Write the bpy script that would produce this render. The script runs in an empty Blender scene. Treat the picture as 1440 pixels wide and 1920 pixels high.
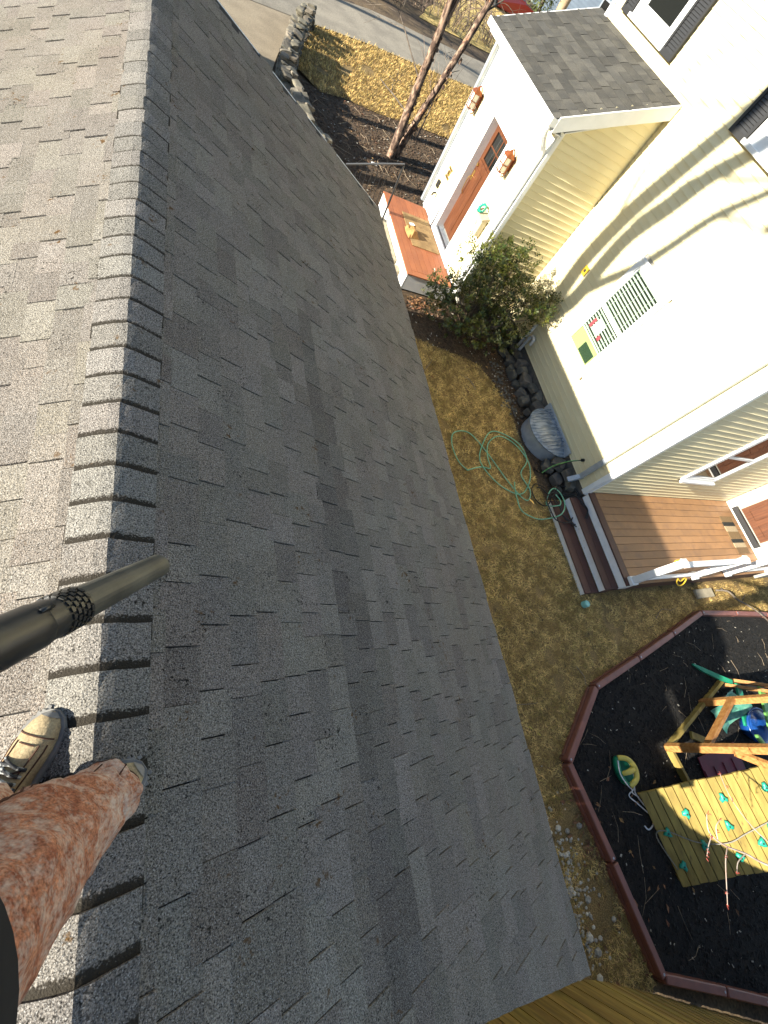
import bpy, bmesh, math, random
import numpy as np
from mathutils import Vector, Matrix, noise, geometry
R = random.Random(7)
C = bpy.context.scene.collection
S = bpy.context.scene
rad = math.radians

# ---------------------------------------------------------------- camera, sky, sun, exposure
CAM = Vector((0, 0, 4.8)); FPX = 795.3                      # focal length in pixels of a 1440 x 1920 frame
B = np.array([[0.88950, 0.02155, 0.45643], [-0.17752, -0.90413, 0.38863], [0.42105, -0.42671, -0.80040]])
cd = bpy.data.cameras.new('camera'); cam = bpy.data.objects.new('camera', cd); C.objects.link(cam)
M = Matrix.Identity(4)
for i in range(3):
    M[i][0] = B[i][0]; M[i][1] = -B[i][1]; M[i][2] = -B[i][2]; M[i][3] = CAM[i]
cam.matrix_world = M
cd.sensor_fit = 'VERTICAL'; cd.sensor_height = 36; cd.lens = FPX / 1920 * 36
cd.clip_start = 0.03; cd.clip_end = 600
S.camera = cam
SUN_EL, SUN_AZ = rad(18.2), rad(3.0)                         # shadows run along +X, turned 3 degrees towards +Y
sdir = Vector((math.cos(SUN_AZ) * math.cos(SUN_EL), math.sin(SUN_AZ) * math.cos(SUN_EL), -math.sin(SUN_EL)))
sl = bpy.data.lights.new('sun', 'SUN'); sl.energy = 5.0; sl.angle = rad(0.53); sl.color = (1.0, 0.94, 0.81)
so = bpy.data.objects.new('sun', sl); C.objects.link(so); so.location = (-20, -1, 12)
so.rotation_euler = sdir.to_track_quat('-Z', 'Y').to_euler()
wd = bpy.data.worlds.new('World'); S.world = wd; wd.use_nodes = True
wn = wd.node_tree.nodes; wl = wd.node_tree.links
sky = wn.new('ShaderNodeTexSky'); sky.sky_type = 'NISHITA'; sky.sun_disc = False
sky.sun_elevation = SUN_EL; sky.sun_rotation = rad(267.0)
sky.air_density = 1.0; sky.dust_density = 0.25; sky.ozone_density = 0.6
wl.new(sky.outputs[0], wn['Background'].inputs[0]); wn['Background'].inputs[1].default_value = 0.085
S.view_settings.view_transform = 'Standard'; S.view_settings.look = 'None'
S.view_settings.exposure = 1.56; S.view_settings.gamma = 1; S.view_settings.use_curve_mapping = False
S.cycles.max_bounces = 6; S.cycles.diffuse_bounces = 4; S.cycles.glossy_bounces = 3; S.cycles.transparent_max_bounces = 12
S.cycles.use_denoising = True; S.cycles.blur_glossy = 0.6; S.cycles.caustics_reflective = False; S.cycles.caustics_refractive = False

def to_px(p):
    c = B.T @ (np.array(p) - np.array(CAM))
    return (c[0] / c[2] * FPX + 720, c[1] / c[2] * FPX + 960, c[2]) if c[2] > 0.01 else (-9999, -9999, -1)

# ---------------------------------------------------------------- materials
MATS = {}
def mat(name, c1, c2=None, scale=6.0, detail=4, rough=0.75, bump=0.0, bscale=60.0, var=0.0, hue=0.0, stretch=(1, 1, 1), lo=0.4, hi=0.6,
        c3=None, scale3=20.0, lo3=0.6, hi3=0.7, metallic=0.0, spec=0.4, grain=0.0, gscale=250.0, translucent=0.0, bdist=0.01):
    m = bpy.data.materials.new(name); m.use_nodes = True
    N = m.node_tree.nodes; L = m.node_tree.links; b = N['Principled BSDF']
    b.inputs['Roughness'].default_value = rough; b.inputs['Metallic'].default_value = metallic
    b.inputs['Specular IOR Level'].default_value = spec
    geo = N.new('ShaderNodeNewGeometry'); mp = N.new('ShaderNodeMapping'); mp.inputs['Scale'].default_value = stretch
    oi = N.new('ShaderNodeObjectInfo')
    off = N.new('ShaderNodeVectorMath'); off.operation = 'MULTIPLY_ADD'
    cmb = N.new('ShaderNodeCombineXYZ')
    for k in range(3): L.new(oi.outputs['Random'], cmb.inputs[k])
    L.new(cmb.outputs[0], off.inputs[0]); off.inputs[1].default_value = (3.7, 5.1, 2.9) if var > 0 else (0, 0, 0)
    L.new(geo.outputs['Position'], off.inputs[2]); L.new(off.outputs[0], mp.inputs['Vector'])
    def nz(sc, dt=3, raw=False, ds=0.0):
        n = N.new('ShaderNodeTexNoise'); n.inputs['Scale'].default_value = sc; n.inputs['Detail'].default_value = dt; n.inputs['Distortion'].default_value = ds
        L.new(geo.outputs['Position'] if raw else mp.outputs[0], n.inputs['Vector']); return n
    def ramp(src, a, bb):
        r = N.new('ShaderNodeMapRange'); r.inputs['From Min'].default_value = a; r.inputs['From Max'].default_value = bb; r.clamp = True
        L.new(src, r.inputs['Value']); return r.outputs[0]
    def mix(fac, A, Bc, mode='MIX'):
        x = N.new('ShaderNodeMix'); x.data_type = 'RGBA'; x.blend_type = mode
        if isinstance(fac, float): x.inputs[0].default_value = fac
        else: L.new(fac, x.inputs[0])
        for s, q in ((6, A), (7, Bc)):
            if isinstance(q, tuple): x.inputs[s].default_value = (*q, 1)
            else: L.new(q, x.inputs[s])
        return x.outputs[2]
    col = c1
    if c2: col = mix(ramp(nz(scale, detail).outputs[0], lo, hi), c1, c2)
    if c3: col = mix(ramp(nz(scale3, 4).outputs[0], lo3, hi3), col, c3)
    if grain:
        g = N.new('ShaderNodeMapRange'); g.inputs['From Min'].default_value = 0.3; g.inputs['From Max'].default_value = 0.7
        g.inputs['To Min'].default_value = 1 - grain; g.inputs['To Max'].default_value = 1 + grain; g.clamp = False
        L.new(nz(gscale, 2, True).outputs[0], g.inputs['Value'])
        gv = N.new('ShaderNodeCombineColor')
        for k in range(3): L.new(g.outputs[0], gv.inputs[k])
        col = mix(1.0, col, gv.outputs[0], 'MULTIPLY')
    if var or hue:
        ad = N.new('ShaderNodeMath'); ad.operation = 'ADD'; L.new(oi.outputs['Random'], ad.inputs[0]); L.new(geo.outputs['Random Per Island'], ad.inputs[1])
        fr = N.new('ShaderNodeMath'); fr.operation = 'FRACT'; L.new(ad.outputs[0], fr.inputs[0])
        hs = N.new('ShaderNodeHueSaturation')
        v = N.new('ShaderNodeMapRange'); v.inputs['To Min'].default_value = 1 - var; v.inputs['To Max'].default_value = 1 + var
        L.new(fr.outputs[0], v.inputs['Value']); L.new(v.outputs[0], hs.inputs['Value'])
        if hue:
            m7 = N.new('ShaderNodeMath'); m7.operation = 'MULTIPLY'; m7.inputs[1].default_value = 7.31; L.new(fr.outputs[0], m7.inputs[0])
            f7 = N.new('ShaderNodeMath'); f7.operation = 'FRACT'; L.new(m7.outputs[0], f7.inputs[0])
            h = N.new('ShaderNodeMapRange'); h.inputs['To Min'].default_value = 0.5 - hue; h.inputs['To Max'].default_value = 0.5 + hue
            L.new(f7.outputs[0], h.inputs['Value']); L.new(h.outputs[0], hs.inputs['Hue'])
        if isinstance(col, tuple): hs.inputs['Color'].default_value = (*col, 1)
        else: L.new(col, hs.inputs['Color'])
        col = hs.outputs[0]
    if isinstance(col, tuple): b.inputs['Base Color'].default_value = (*col, 1)
    else: L.new(col, b.inputs['Base Color'])
    if bump:
        bp = N.new('ShaderNodeBump'); bp.inputs['Strength'].default_value = bump; bp.inputs['Distance'].default_value = bdist
        L.new(nz(bscale, 4).outputs[0], bp.inputs['Height']); L.new(bp.outputs[0], b.inputs['Normal'])
    if translucent:
        tr = N.new('ShaderNodeBsdfTranslucent'); mx = N.new('ShaderNodeMixShader'); mx.inputs[0].default_value = translucent
        if isinstance(col, tuple): tr.inputs[0].default_value = (*col, 1)
        else: L.new(col, tr.inputs[0])
        L.new(b.outputs[0], mx.inputs[1]); L.new(tr.outputs[0], mx.inputs[2]); L.new(mx.outputs[0], N['Material Output'].inputs[0])
    MATS[name] = m
    return m

def glass_mat(name, tint, gloss):
    m = bpy.data.materials.new(name); m.use_nodes = True
    N = m.node_tree.nodes; L = m.node_tree.links; N.remove(N['Principled BSDF'])
    t = N.new('ShaderNodeBsdfTransparent'); t.inputs[0].default_value = (*tint, 1)
    g = N.new('ShaderNodeBsdfGlossy'); g.inputs['Roughness'].default_value = 0.02; g.inputs[0].default_value = (1, 1, 1, 1)
    f = N.new('ShaderNodeLayerWeight'); f.inputs[0].default_value = 0.5; pw = N.new('ShaderNodeMath'); pw.operation = 'POWER'; pw.inputs[1].default_value = 4.0; L.new(f.outputs['Facing'], pw.inputs[0])
    mm = N.new('ShaderNodeMath'); mm.operation = 'MULTIPLY_ADD'; mm.inputs[1].default_value = 0.6; mm.inputs[2].default_value = gloss
    L.new(pw.outputs[0], mm.inputs[0])
    x = N.new('ShaderNodeMixShader'); L.new(mm.outputs[0], x.inputs[0]); L.new(t.outputs[0], x.inputs[1]); L.new(g.outputs[0], x.inputs[2])
    L.new(x.outputs[0], N['Material Output'].inputs[0]); return m

def shingle_mat(name, base, warm, dark):
    m = mat(name, base, warm, scale=1.1, detail=5, lo=0.35, hi=0.7, rough=0.95, var=0.17, hue=0.014, grain=0.85, gscale=210.0, bump=0.9, bscale=170.0, spec=0.15,
            c3=dark, scale3=26.0, lo3=0.66, hi3=0.72, bdist=0.006)
    N = m.node_tree.nodes; L = m.node_tree.links; b = N['Principled BSDF']
    # brighter mineral granules, dark algae specks and a few rusty lichen spots
    geo = N.new('ShaderNodeNewGeometry'); src = b.inputs['Base Color'].links[0].from_socket
    def layer(src, scale, lo, hi, colr, gate=None):
        n = N.new('ShaderNodeTexNoise'); n.inputs['Scale'].default_value = scale; n.inputs['Detail'].default_value = 2; L.new(geo.outputs['Position'], n.inputs['Vector'])
        r = N.new('ShaderNodeMapRange'); r.inputs['From Min'].default_value = lo; r.inputs['From Max'].default_value = hi; L.new(n.outputs[0], r.inputs['Value'])
        fac = r.outputs[0]
        if gate:
            n2 = N.new('ShaderNodeTexNoise'); n2.inputs['Scale'].default_value = gate[0]; n2.inputs['Detail'].default_value = 3; L.new(geo.outputs['Position'], n2.inputs['Vector'])
            r2 = N.new('ShaderNodeMapRange'); r2.inputs['From Min'].default_value = gate[1]; r2.inputs['From Max'].default_value = gate[2]; L.new(n2.outputs[0], r2.inputs['Value'])
            mu = N.new('ShaderNodeMath'); mu.operation = 'MULTIPLY'; L.new(fac, mu.inputs[0]); L.new(r2.outputs[0], mu.inputs[1]); fac = mu.outputs[0]
        x = N.new('ShaderNodeMix'); x.data_type = 'RGBA'; L.new(fac, x.inputs[0]); L.new(src, x.inputs[6]); x.inputs[7].default_value = (*colr, 1)
        return x.outputs[2]
    s = layer(src, 300.0, 0.58, 0.70, (0.40, 0.385, 0.36))
    s = layer(s, 75.0, 0.60, 0.66, (0.022, 0.020, 0.016), (5.0, 0.56, 0.66))
    s = layer(s, 42.0, 0.56, 0.64, (0.10, 0.055, 0.02), (6.5, 0.63, 0.70))
    L.new(s, b.inputs['Base Color'])
    return m

m_sh = shingle_mat('weathered_shingle', (0.176, 0.158, 0.134), (0.166, 0.141, 0.112), (0.108, 0.095, 0.077))
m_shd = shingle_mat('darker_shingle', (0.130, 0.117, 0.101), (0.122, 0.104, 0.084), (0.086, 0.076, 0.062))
m_cap = shingle_mat('ridge_shingle', (0.170, 0.158, 0.140), (0.155, 0.138, 0.118), (0.11, 0.10, 0.086))
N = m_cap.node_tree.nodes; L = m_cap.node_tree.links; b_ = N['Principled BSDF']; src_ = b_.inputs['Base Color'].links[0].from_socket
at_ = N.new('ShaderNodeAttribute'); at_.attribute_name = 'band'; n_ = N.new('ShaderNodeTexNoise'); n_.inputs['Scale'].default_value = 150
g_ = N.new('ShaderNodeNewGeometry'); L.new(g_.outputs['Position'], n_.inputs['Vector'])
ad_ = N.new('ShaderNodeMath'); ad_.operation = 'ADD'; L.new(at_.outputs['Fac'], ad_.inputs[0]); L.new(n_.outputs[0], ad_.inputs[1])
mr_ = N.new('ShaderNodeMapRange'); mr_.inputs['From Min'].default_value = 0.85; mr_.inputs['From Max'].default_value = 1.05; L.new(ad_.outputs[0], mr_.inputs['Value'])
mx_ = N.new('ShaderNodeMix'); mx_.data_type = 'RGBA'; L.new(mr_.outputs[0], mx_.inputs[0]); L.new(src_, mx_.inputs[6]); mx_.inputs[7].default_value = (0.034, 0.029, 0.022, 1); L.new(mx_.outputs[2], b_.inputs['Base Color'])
m_under = mat('dark_felt', (0.02, 0.019, 0.018), rough=0.95)
m_sh2 = mat('dark_shingle', (0.062, 0.060, 0.055), (0.085, 0.080, 0.070), scale=3, var=0.20, rough=0.95, grain=0.35, gscale=120, bump=0.5, bscale=120, spec=0.15)
m_sid = mat('cream_vinyl', (0.72, 0.64, 0.41), (0.69, 0.60, 0.37), scale=1.5, rough=0.5, var=0.03, bump=0.06, bscale=30, stretch=(1, 1, 1), spec=0.4)
m_white = mat('white_trim', (0.80, 0.80, 0.78), (0.74, 0.74, 0.72), scale=4, rough=0.45, spec=0.4)
m_whiteworn = mat('worn_white_board', (0.84, 0.84, 0.82), (0.74, 0.74, 0.72), scale=9, lo=0.45, hi=0.75, rough=0.5, c3=(0.4, 0.37, 0.3), scale3=22, lo3=0.68, hi3=0.78)
m_sheath = mat('sheathing', (0.35, 0.33, 0.28), rough=0.9)
m_shut = mat('black_shutter', (0.022, 0.022, 0.023), rough=0.55, bump=0.1)
m_dark = mat('painted_room_shade', (0.015, 0.017, 0.015), rough=0.9)
m_pane = glass_mat('window_glass', (0.85, 0.9, 0.86), 0.03)
m_mirror = mat('reflecting_glass', (0.012, 0.013, 0.012), rough=0.02, spec=1.0)
m_blind = mat('blind_slat', (0.72, 0.74, 0.66), rough=0.5)
m_door = mat('stained_door', (0.085, 0.028, 0.011), (0.125, 0.043, 0.017), scale=5, stretch=(1, 6, 0.6), rough=0.4, bump=0.1, bscale=40, spec=0.5)
m_brass = mat('brass', (0.65, 0.42, 0.14), rough=0.3, metallic=0.9)
m_copper = mat('copper_paint', (0.27, 0.075, 0.020), (0.17, 0.048, 0.016), scale=18, rough=0.4, metallic=0.35, spec=0.5)
m_glow = mat('frosted_glass', (0.7, 0.68, 0.6), rough=0.2)
m_deck = mat('composite_deck', (0.36, 0.195, 0.088), (0.31, 0.168, 0.076), scale=2.2, rough=0.62, var=0.10, bump=0.15, bscale=50, stretch=(1, 1, 1), c3=(0.25, 0.14, 0.075), scale3=5, lo3=0.5, hi3=0.75)
m_decked = mat('dark_brown_board', (0.095, 0.038, 0.026), (0.075, 0.032, 0.024), scale=4, rough=0.6, var=0.08, bump=0.1)
m_deckf = mat('red_brown_deck', (0.33, 0.115, 0.048), (0.29, 0.10, 0.045), scale=3, rough=0.6, var=0.10, bump=0.15, bscale=50)
m_rail = mat('grey_iron', (0.12, 0.12, 0.12), rough=0.4, metallic=0.3)
m_metal = mat('black_iron', (0.045, 0.045, 0.047), rough=0.45, metallic=0.5)
m_alu = mat('grey_metal', (0.42, 0.46, 0.50), (0.34, 0.38, 0.43), scale=7, rough=0.4, metallic=0.3)
m_cover = mat('plastic_cover', (0.13, 0.17, 0.22), (0.26, 0.31, 0.37), scale=9, rough=0.25, spec=0.6, stretch=(0.6, 3, 1))
m_pvc = mat('pvc_pipe', (0.60, 0.60, 0.60), (0.45, 0.45, 0.45), scale=8, rough=0.4)
m_hoseg = mat('green_hose', (0.14, 0.40, 0.24), (0.22, 0.48, 0.31), scale=20, rough=0.4)
m_hoseb = mat('black_hose', (0.018, 0.018, 0.017), rough=0.5)
m_yellow = mat('yellow_plastic', (0.62, 0.50, 0.10), rough=0.4)
m_yrope = mat('yellow_strap', (0.60, 0.40, 0.03), rough=0.6)
m_green = mat('green_plastic', (0.012, 0.19, 0.10), (0.015, 0.24, 0.13), scale=14, rough=0.35, spec=0.5)
m_lime = mat('lime_plastic', (0.11, 0.29, 0.07), (0.14, 0.34, 0.09), scale=14, rough=0.3, spec=0.5)
m_teal = mat('teal_hold', (0.012, 0.25, 0.17), (0.02, 0.33, 0.23), scale=24, rough=0.35, spec=0.5, bump=0.3, bscale=90)
m_mint = mat('mint_cap', (0.25, 0.55, 0.48), rough=0.5)
m_blue = mat('blue_plastic', (0.008, 0.05, 0.22), (0.01, 0.07, 0.28), scale=6, rough=0.25, spec=0.6)
m_burg = mat('burgundy_mat', (0.13, 0.012, 0.03), (0.09, 0.010, 0.022), scale=7, rough=0.6)
m_seethru = mat('green_film', (0.06, 0.22, 0.16), (0.12, 0.30, 0.22), scale=9, rough=0.25, spec=0.6)
m_rope = mat('grey_rope', (0.26, 0.245, 0.20), (0.18, 0.17, 0.14), scale=60, rough=0.9)
m_wrope = mat('white_rope', (0.72, 0.73, 0.74), rough=0.8)
m_timber = mat('brown_timber_edging', (0.23, 0.088, 0.064), (0.19, 0.072, 0.053), scale=7, rough=0.45, var=0.06, bump=0.12, bscale=50, spec=0.5, stretch=(1, 1, 1))
m_cedar = mat('cedar_stain', (0.40, 0.20, 0.062), (0.30, 0.13, 0.035), scale=9, rough=0.6, var=0.08, bump=0.2, bscale=40, stretch=(1, 3, 3))
m_plank = mat('treated_plank', (0.33, 0.245, 0.062), (0.23, 0.165, 0.042), scale=4, lo=0.35, hi=0.65, rough=0.7, var=0.13, bump=0.25, bscale=45, c3=(0.13, 0.085, 0.03), scale3=9, lo3=0.62, hi3=0.75, stretch=(3, 0.6, 3))
m_fence = mat('olive_fence_board', (0.38, 0.265, 0.07), (0.22, 0.155, 0.042), scale=26, lo=0.35, hi=0.65, rough=0.75, var=0.22, hue=0.01, bump=0.3, bscale=60, stretch=(1, 1, 0.08))
m_lawn = mat('dead_lawn', (0.27, 0.175, 0.066), (0.155, 0.105, 0.038), scale=3.0, detail=6, lo=0.35, hi=0.7, rough=0.95, grain=0.5, gscale=60, bump=0.8, bscale=60, c3=(0.055, 0.040, 0.022), scale3=6, lo3=0.60, hi3=0.74)
m_straw = mat('straw_grass', (0.76, 0.54, 0.20), (0.33, 0.22, 0.07), scale=7.0, lo=0.40, hi=0.62, rough=0.9, var=0.45, hue=0.012, translucent=0.15)
m_greeng = mat('olive_grass', (0.36, 0.275, 0.065), (0.23, 0.19, 0.045), scale=2.2, rough=0.9, var=0.35, hue=0.015)
m_bed = mat('bark_bed', (0.060, 0.040, 0.024), (0.10, 0.065, 0.036), scale=14, detail=6, rough=0.95, grain=0.6, gscale=70, bump=1.0, bscale=45, c3=(0.16, 0.11, 0.06), scale3=22, lo3=0.62, hi3=0.74)
m_bark = mat('bark_chip', (0.11, 0.07, 0.04), (0.06, 0.035, 0.02), scale=30, rough=0.95, var=0.5, hue=0.01)
m_mulch = mat('black_mulch', (0.006, 0.0055, 0.005), (0.013, 0.0115, 0.010), scale=20, detail=6, rough=0.95, grain=0.5, gscale=80, bump=1.0, bscale=60)
m_chip = mat('black_mulch_chip', (0.006, 0.0053, 0.0047), (0.012, 0.0105, 0.009), scale=30, rough=0.9, var=0.6)
m_road = mat('asphalt', (0.22, 0.192, 0.150), (0.28, 0.245, 0.19), scale=1.6, detail=6, rough=0.95, grain=0.25, gscale=45, bump=0.3, bscale=80)
m_drive = mat('tan_driveway', (0.33, 0.265, 0.18), (0.27, 0.215, 0.145), scale=1.5, detail=6, rough=0.95, grain=0.22, gscale=40)
m_dirt = mat('leafy_dirt', (0.085, 0.057, 0.034), (0.14, 0.095, 0.05), scale=1.2, detail=8, rough=0.95, grain=0.45, gscale=30, bump=0.8, bscale=30, c3=(0.05, 0.035, 0.024), scale3=3, lo3=0.55, hi3=0.7)
m_stone = mat('field_stone', (0.11, 0.098, 0.075), (0.20, 0.172, 0.125), scale=6, detail=6, rough=0.9, var=0.28, hue=0.012, bump=0.5, bscale=22, c3=(0.12, 0.11, 0.09), scale3=12, lo3=0.55, hi3=0.7)
m_stonef = mat('foundation_stone', (0.085, 0.08, 0.07), (0.14, 0.125, 0.10), scale=6, detail=6, rough=0.9, var=0.25, hue=0.02, bump=0.5, bscale=22, c3=(0.09, 0.085, 0.075), scale3=9, lo3=0.55, hi3=0.7)
m_step = mat('step_stone', (0.42, 0.36, 0.25), (0.34, 0.29, 0.20), scale=8, rough=0.85, bump=0.2)
m_leafd = mat('dead_leaf', (0.26, 0.13, 0.055), (0.17, 0.085, 0.04), scale=30, rough=0.85, var=0.4, hue=0.02)
m_pale = mat('pale_bits', (0.50, 0.46, 0.38), (0.36, 0.33, 0.27), scale=30, rough=0.9, var=0.35)
m_twig = mat('dry_twig', (0.32, 0.25, 0.17), (0.20, 0.15, 0.10), scale=30, rough=0.9, var=0.3)
m_birch = mat('birch_bark', (0.075, 0.045, 0.032), (0.34, 0.23, 0.16), scale=16, detail=7, lo=0.44, hi=0.60, rough=0.9, bump=0.9, bscale=26, stretch=(1, 1, 0.45), c3=(0.50, 0.24, 0.13), scale3=10, lo3=0.62, hi3=0.70)
m_bark2 = mat('grey_bark', (0.11, 0.085, 0.065), (0.19, 0.155, 0.12), scale=14, rough=0.95, bump=0.6, bscale=30, stretch=(1, 1, 0.3))
m_brush = mat('brush_twig', (0.15, 0.10, 0.075), (0.25, 0.18, 0.13), scale=8, rough=0.95, var=0.4)
m_leaf = mat('evergreen_leaf', (0.045, 0.068, 0.013), (0.115, 0.120, 0.020), scale=3, rough=0.38, var=0.45, hue=0.025, spec=0.5, translucent=0.12)
m_needle = mat('conifer_leaf', (0.075, 0.10, 0.022), (0.12, 0.13, 0.03), scale=3, rough=0.6, var=0.4, hue=0.02)
m_mat = mat('coir_mat', (0.34, 0.22, 0.095), (0.25, 0.16, 0.07), scale=5, rough=0.95, grain=0.35, gscale=120, bump=0.5, bscale=90, c3=(0.20, 0.13, 0.06), scale3=14, lo3=0.6, hi3=0.7)
m_card = mat('brown_card', (0.42, 0.24, 0.085), (0.34, 0.18, 0.06), scale=12, rough=0.8)
m_paper = mat('white_paper', (0.80, 0.80, 0.78), rough=0.7)
m_rug = {k: mat('rug_' + k, c, rough=0.95, grain=0.3, gscale=120) for k, c in dict(tan=(0.19, 0.125, 0.06), black=(0.02, 0.022, 0.02), cream=(0.38, 0.30, 0.19), brown=(0.16, 0.10, 0.05)).items()}
m_red = mat('red_car_paint', (0.42, 0.012, 0.010), rough=0.25, spec=0.6)
m_tyre = mat('tyre', (0.015, 0.015, 0.015), rough=0.8)
m_bluegr = mat('blue_grey_siding', (0.14, 0.18, 0.23), (0.12, 0.155, 0.20), scale=2, rough=0.7)
m_roofd = mat('far_roof', (0.04, 0.042, 0.046), (0.06, 0.06, 0.063), scale=2, rough=0.95)
m_canvas = mat('rust_canvas', (0.24, 0.078, 0.038), (0.46, 0.20, 0.105), scale=42, detail=8, lo=0.35, hi=0.7, rough=0.9, grain=0.45, gscale=230, bump=0.7, bscale=95, bdist=0.004)
N = m_canvas.node_tree.nodes; L = m_canvas.node_tree.links; b_ = N['Principled BSDF']; src_ = b_.inputs['Base Color'].links[0].from_socket
g_ = N.new('ShaderNodeNewGeometry'); sx_ = N.new('ShaderNodeSeparateXYZ'); L.new(g_.outputs['Position'], sx_.inputs[0])      # plaster dust, thicker low on the leg
zr_ = N.new('ShaderNodeMapRange'); zr_.inputs['From Min'].default_value = 3.24; zr_.inputs['From Max'].default_value = 3.80; zr_.inputs['To Min'].default_value = 0.05; zr_.inputs['To Max'].default_value = 0.0; L.new(sx_.outputs['Z'], zr_.inputs['Value'])
fac_ = zr_.outputs[0]
for sc_, wt_ in ((11.0, 0.55), (60.0, 0.55), (190.0, 0.35)):
    n_ = N.new('ShaderNodeTexNoise'); n_.inputs['Scale'].default_value = sc_; n_.inputs['Detail'].default_value = 5; L.new(g_.outputs['Position'], n_.inputs['Vector'])
    m_ = N.new('ShaderNodeMath'); m_.operation = 'MULTIPLY_ADD'; m_.inputs[1].default_value = wt_; L.new(n_.outputs[0], m_.inputs[0]); L.new(fac_, m_.inputs[2]); fac_ = m_.outputs[0]
mr_ = N.new('ShaderNodeMapRange'); mr_.inputs['From Min'].default_value = 0.67; mr_.inputs['From Max'].default_value = 0.90; mr_.inputs['To Max'].default_value = 0.85; L.new(fac_, mr_.inputs['Value'])
mx_ = N.new('ShaderNodeMix'); mx_.data_type = 'RGBA'; L.new(mr_.outputs[0], mx_.inputs[0]); L.new(src_, mx_.inputs[6]); mx_.inputs[7].default_value = (0.58, 0.47, 0.38, 1); L.new(mx_.outputs[2], b_.inputs['Base Color'])
m_seam = mat('dark_seam', (0.07, 0.03, 0.018), rough=0.9)
m_suede = mat('tan_suede', (0.42, 0.33, 0.19), (0.30, 0.22, 0.12), scale=16, rough=0.85, grain=0.2, gscale=200, bump=0.2, bscale=120)
m_rubber = mat('grey_rubber', (0.17, 0.165, 0.155), (0.25, 0.24, 0.22), scale=20, rough=0.8)
m_lace = mat('dark_lace', (0.03, 0.031, 0.034), (0.30, 0.31, 0.30), scale=70, lo=0.5, hi=0.56, rough=0.85)
m_jacket = mat('black_jacket', (0.008, 0.008, 0.009), rough=0.9)
m_skin = mat('skin', (0.50, 0.30, 0.22), rough=0.6)
m_hair = mat('brown_hair', (0.05, 0.03, 0.02), rough=0.7)
m_tube = mat('worn_black_tube', (0.045, 0.044, 0.036), (0.13, 0.122, 0.09), scale=7, detail=6, lo=0.35, hi=0.7, rough=0.42, spec=0.5, stretch=(1, 1, 1), bump=0.05)
m_tube2 = mat('black_tube', (0.018, 0.018, 0.018), (0.035, 0.034, 0.03), scale=9, rough=0.35, spec=0.5)
m_bud = mat('red_bud', (0.26, 0.05, 0.035), rough=0.6)
m_twigp = mat('pale_budding_twig', (0.42, 0.37, 0.31), (0.36, 0.24, 0.19), scale=9, rough=0.8)
m_acbox = mat('pale_green_box', (0.50, 0.50, 0.24), rough=0.6)
m_acdark = mat('dark_green_box', (0.035, 0.06, 0.035), rough=0.6)

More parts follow.
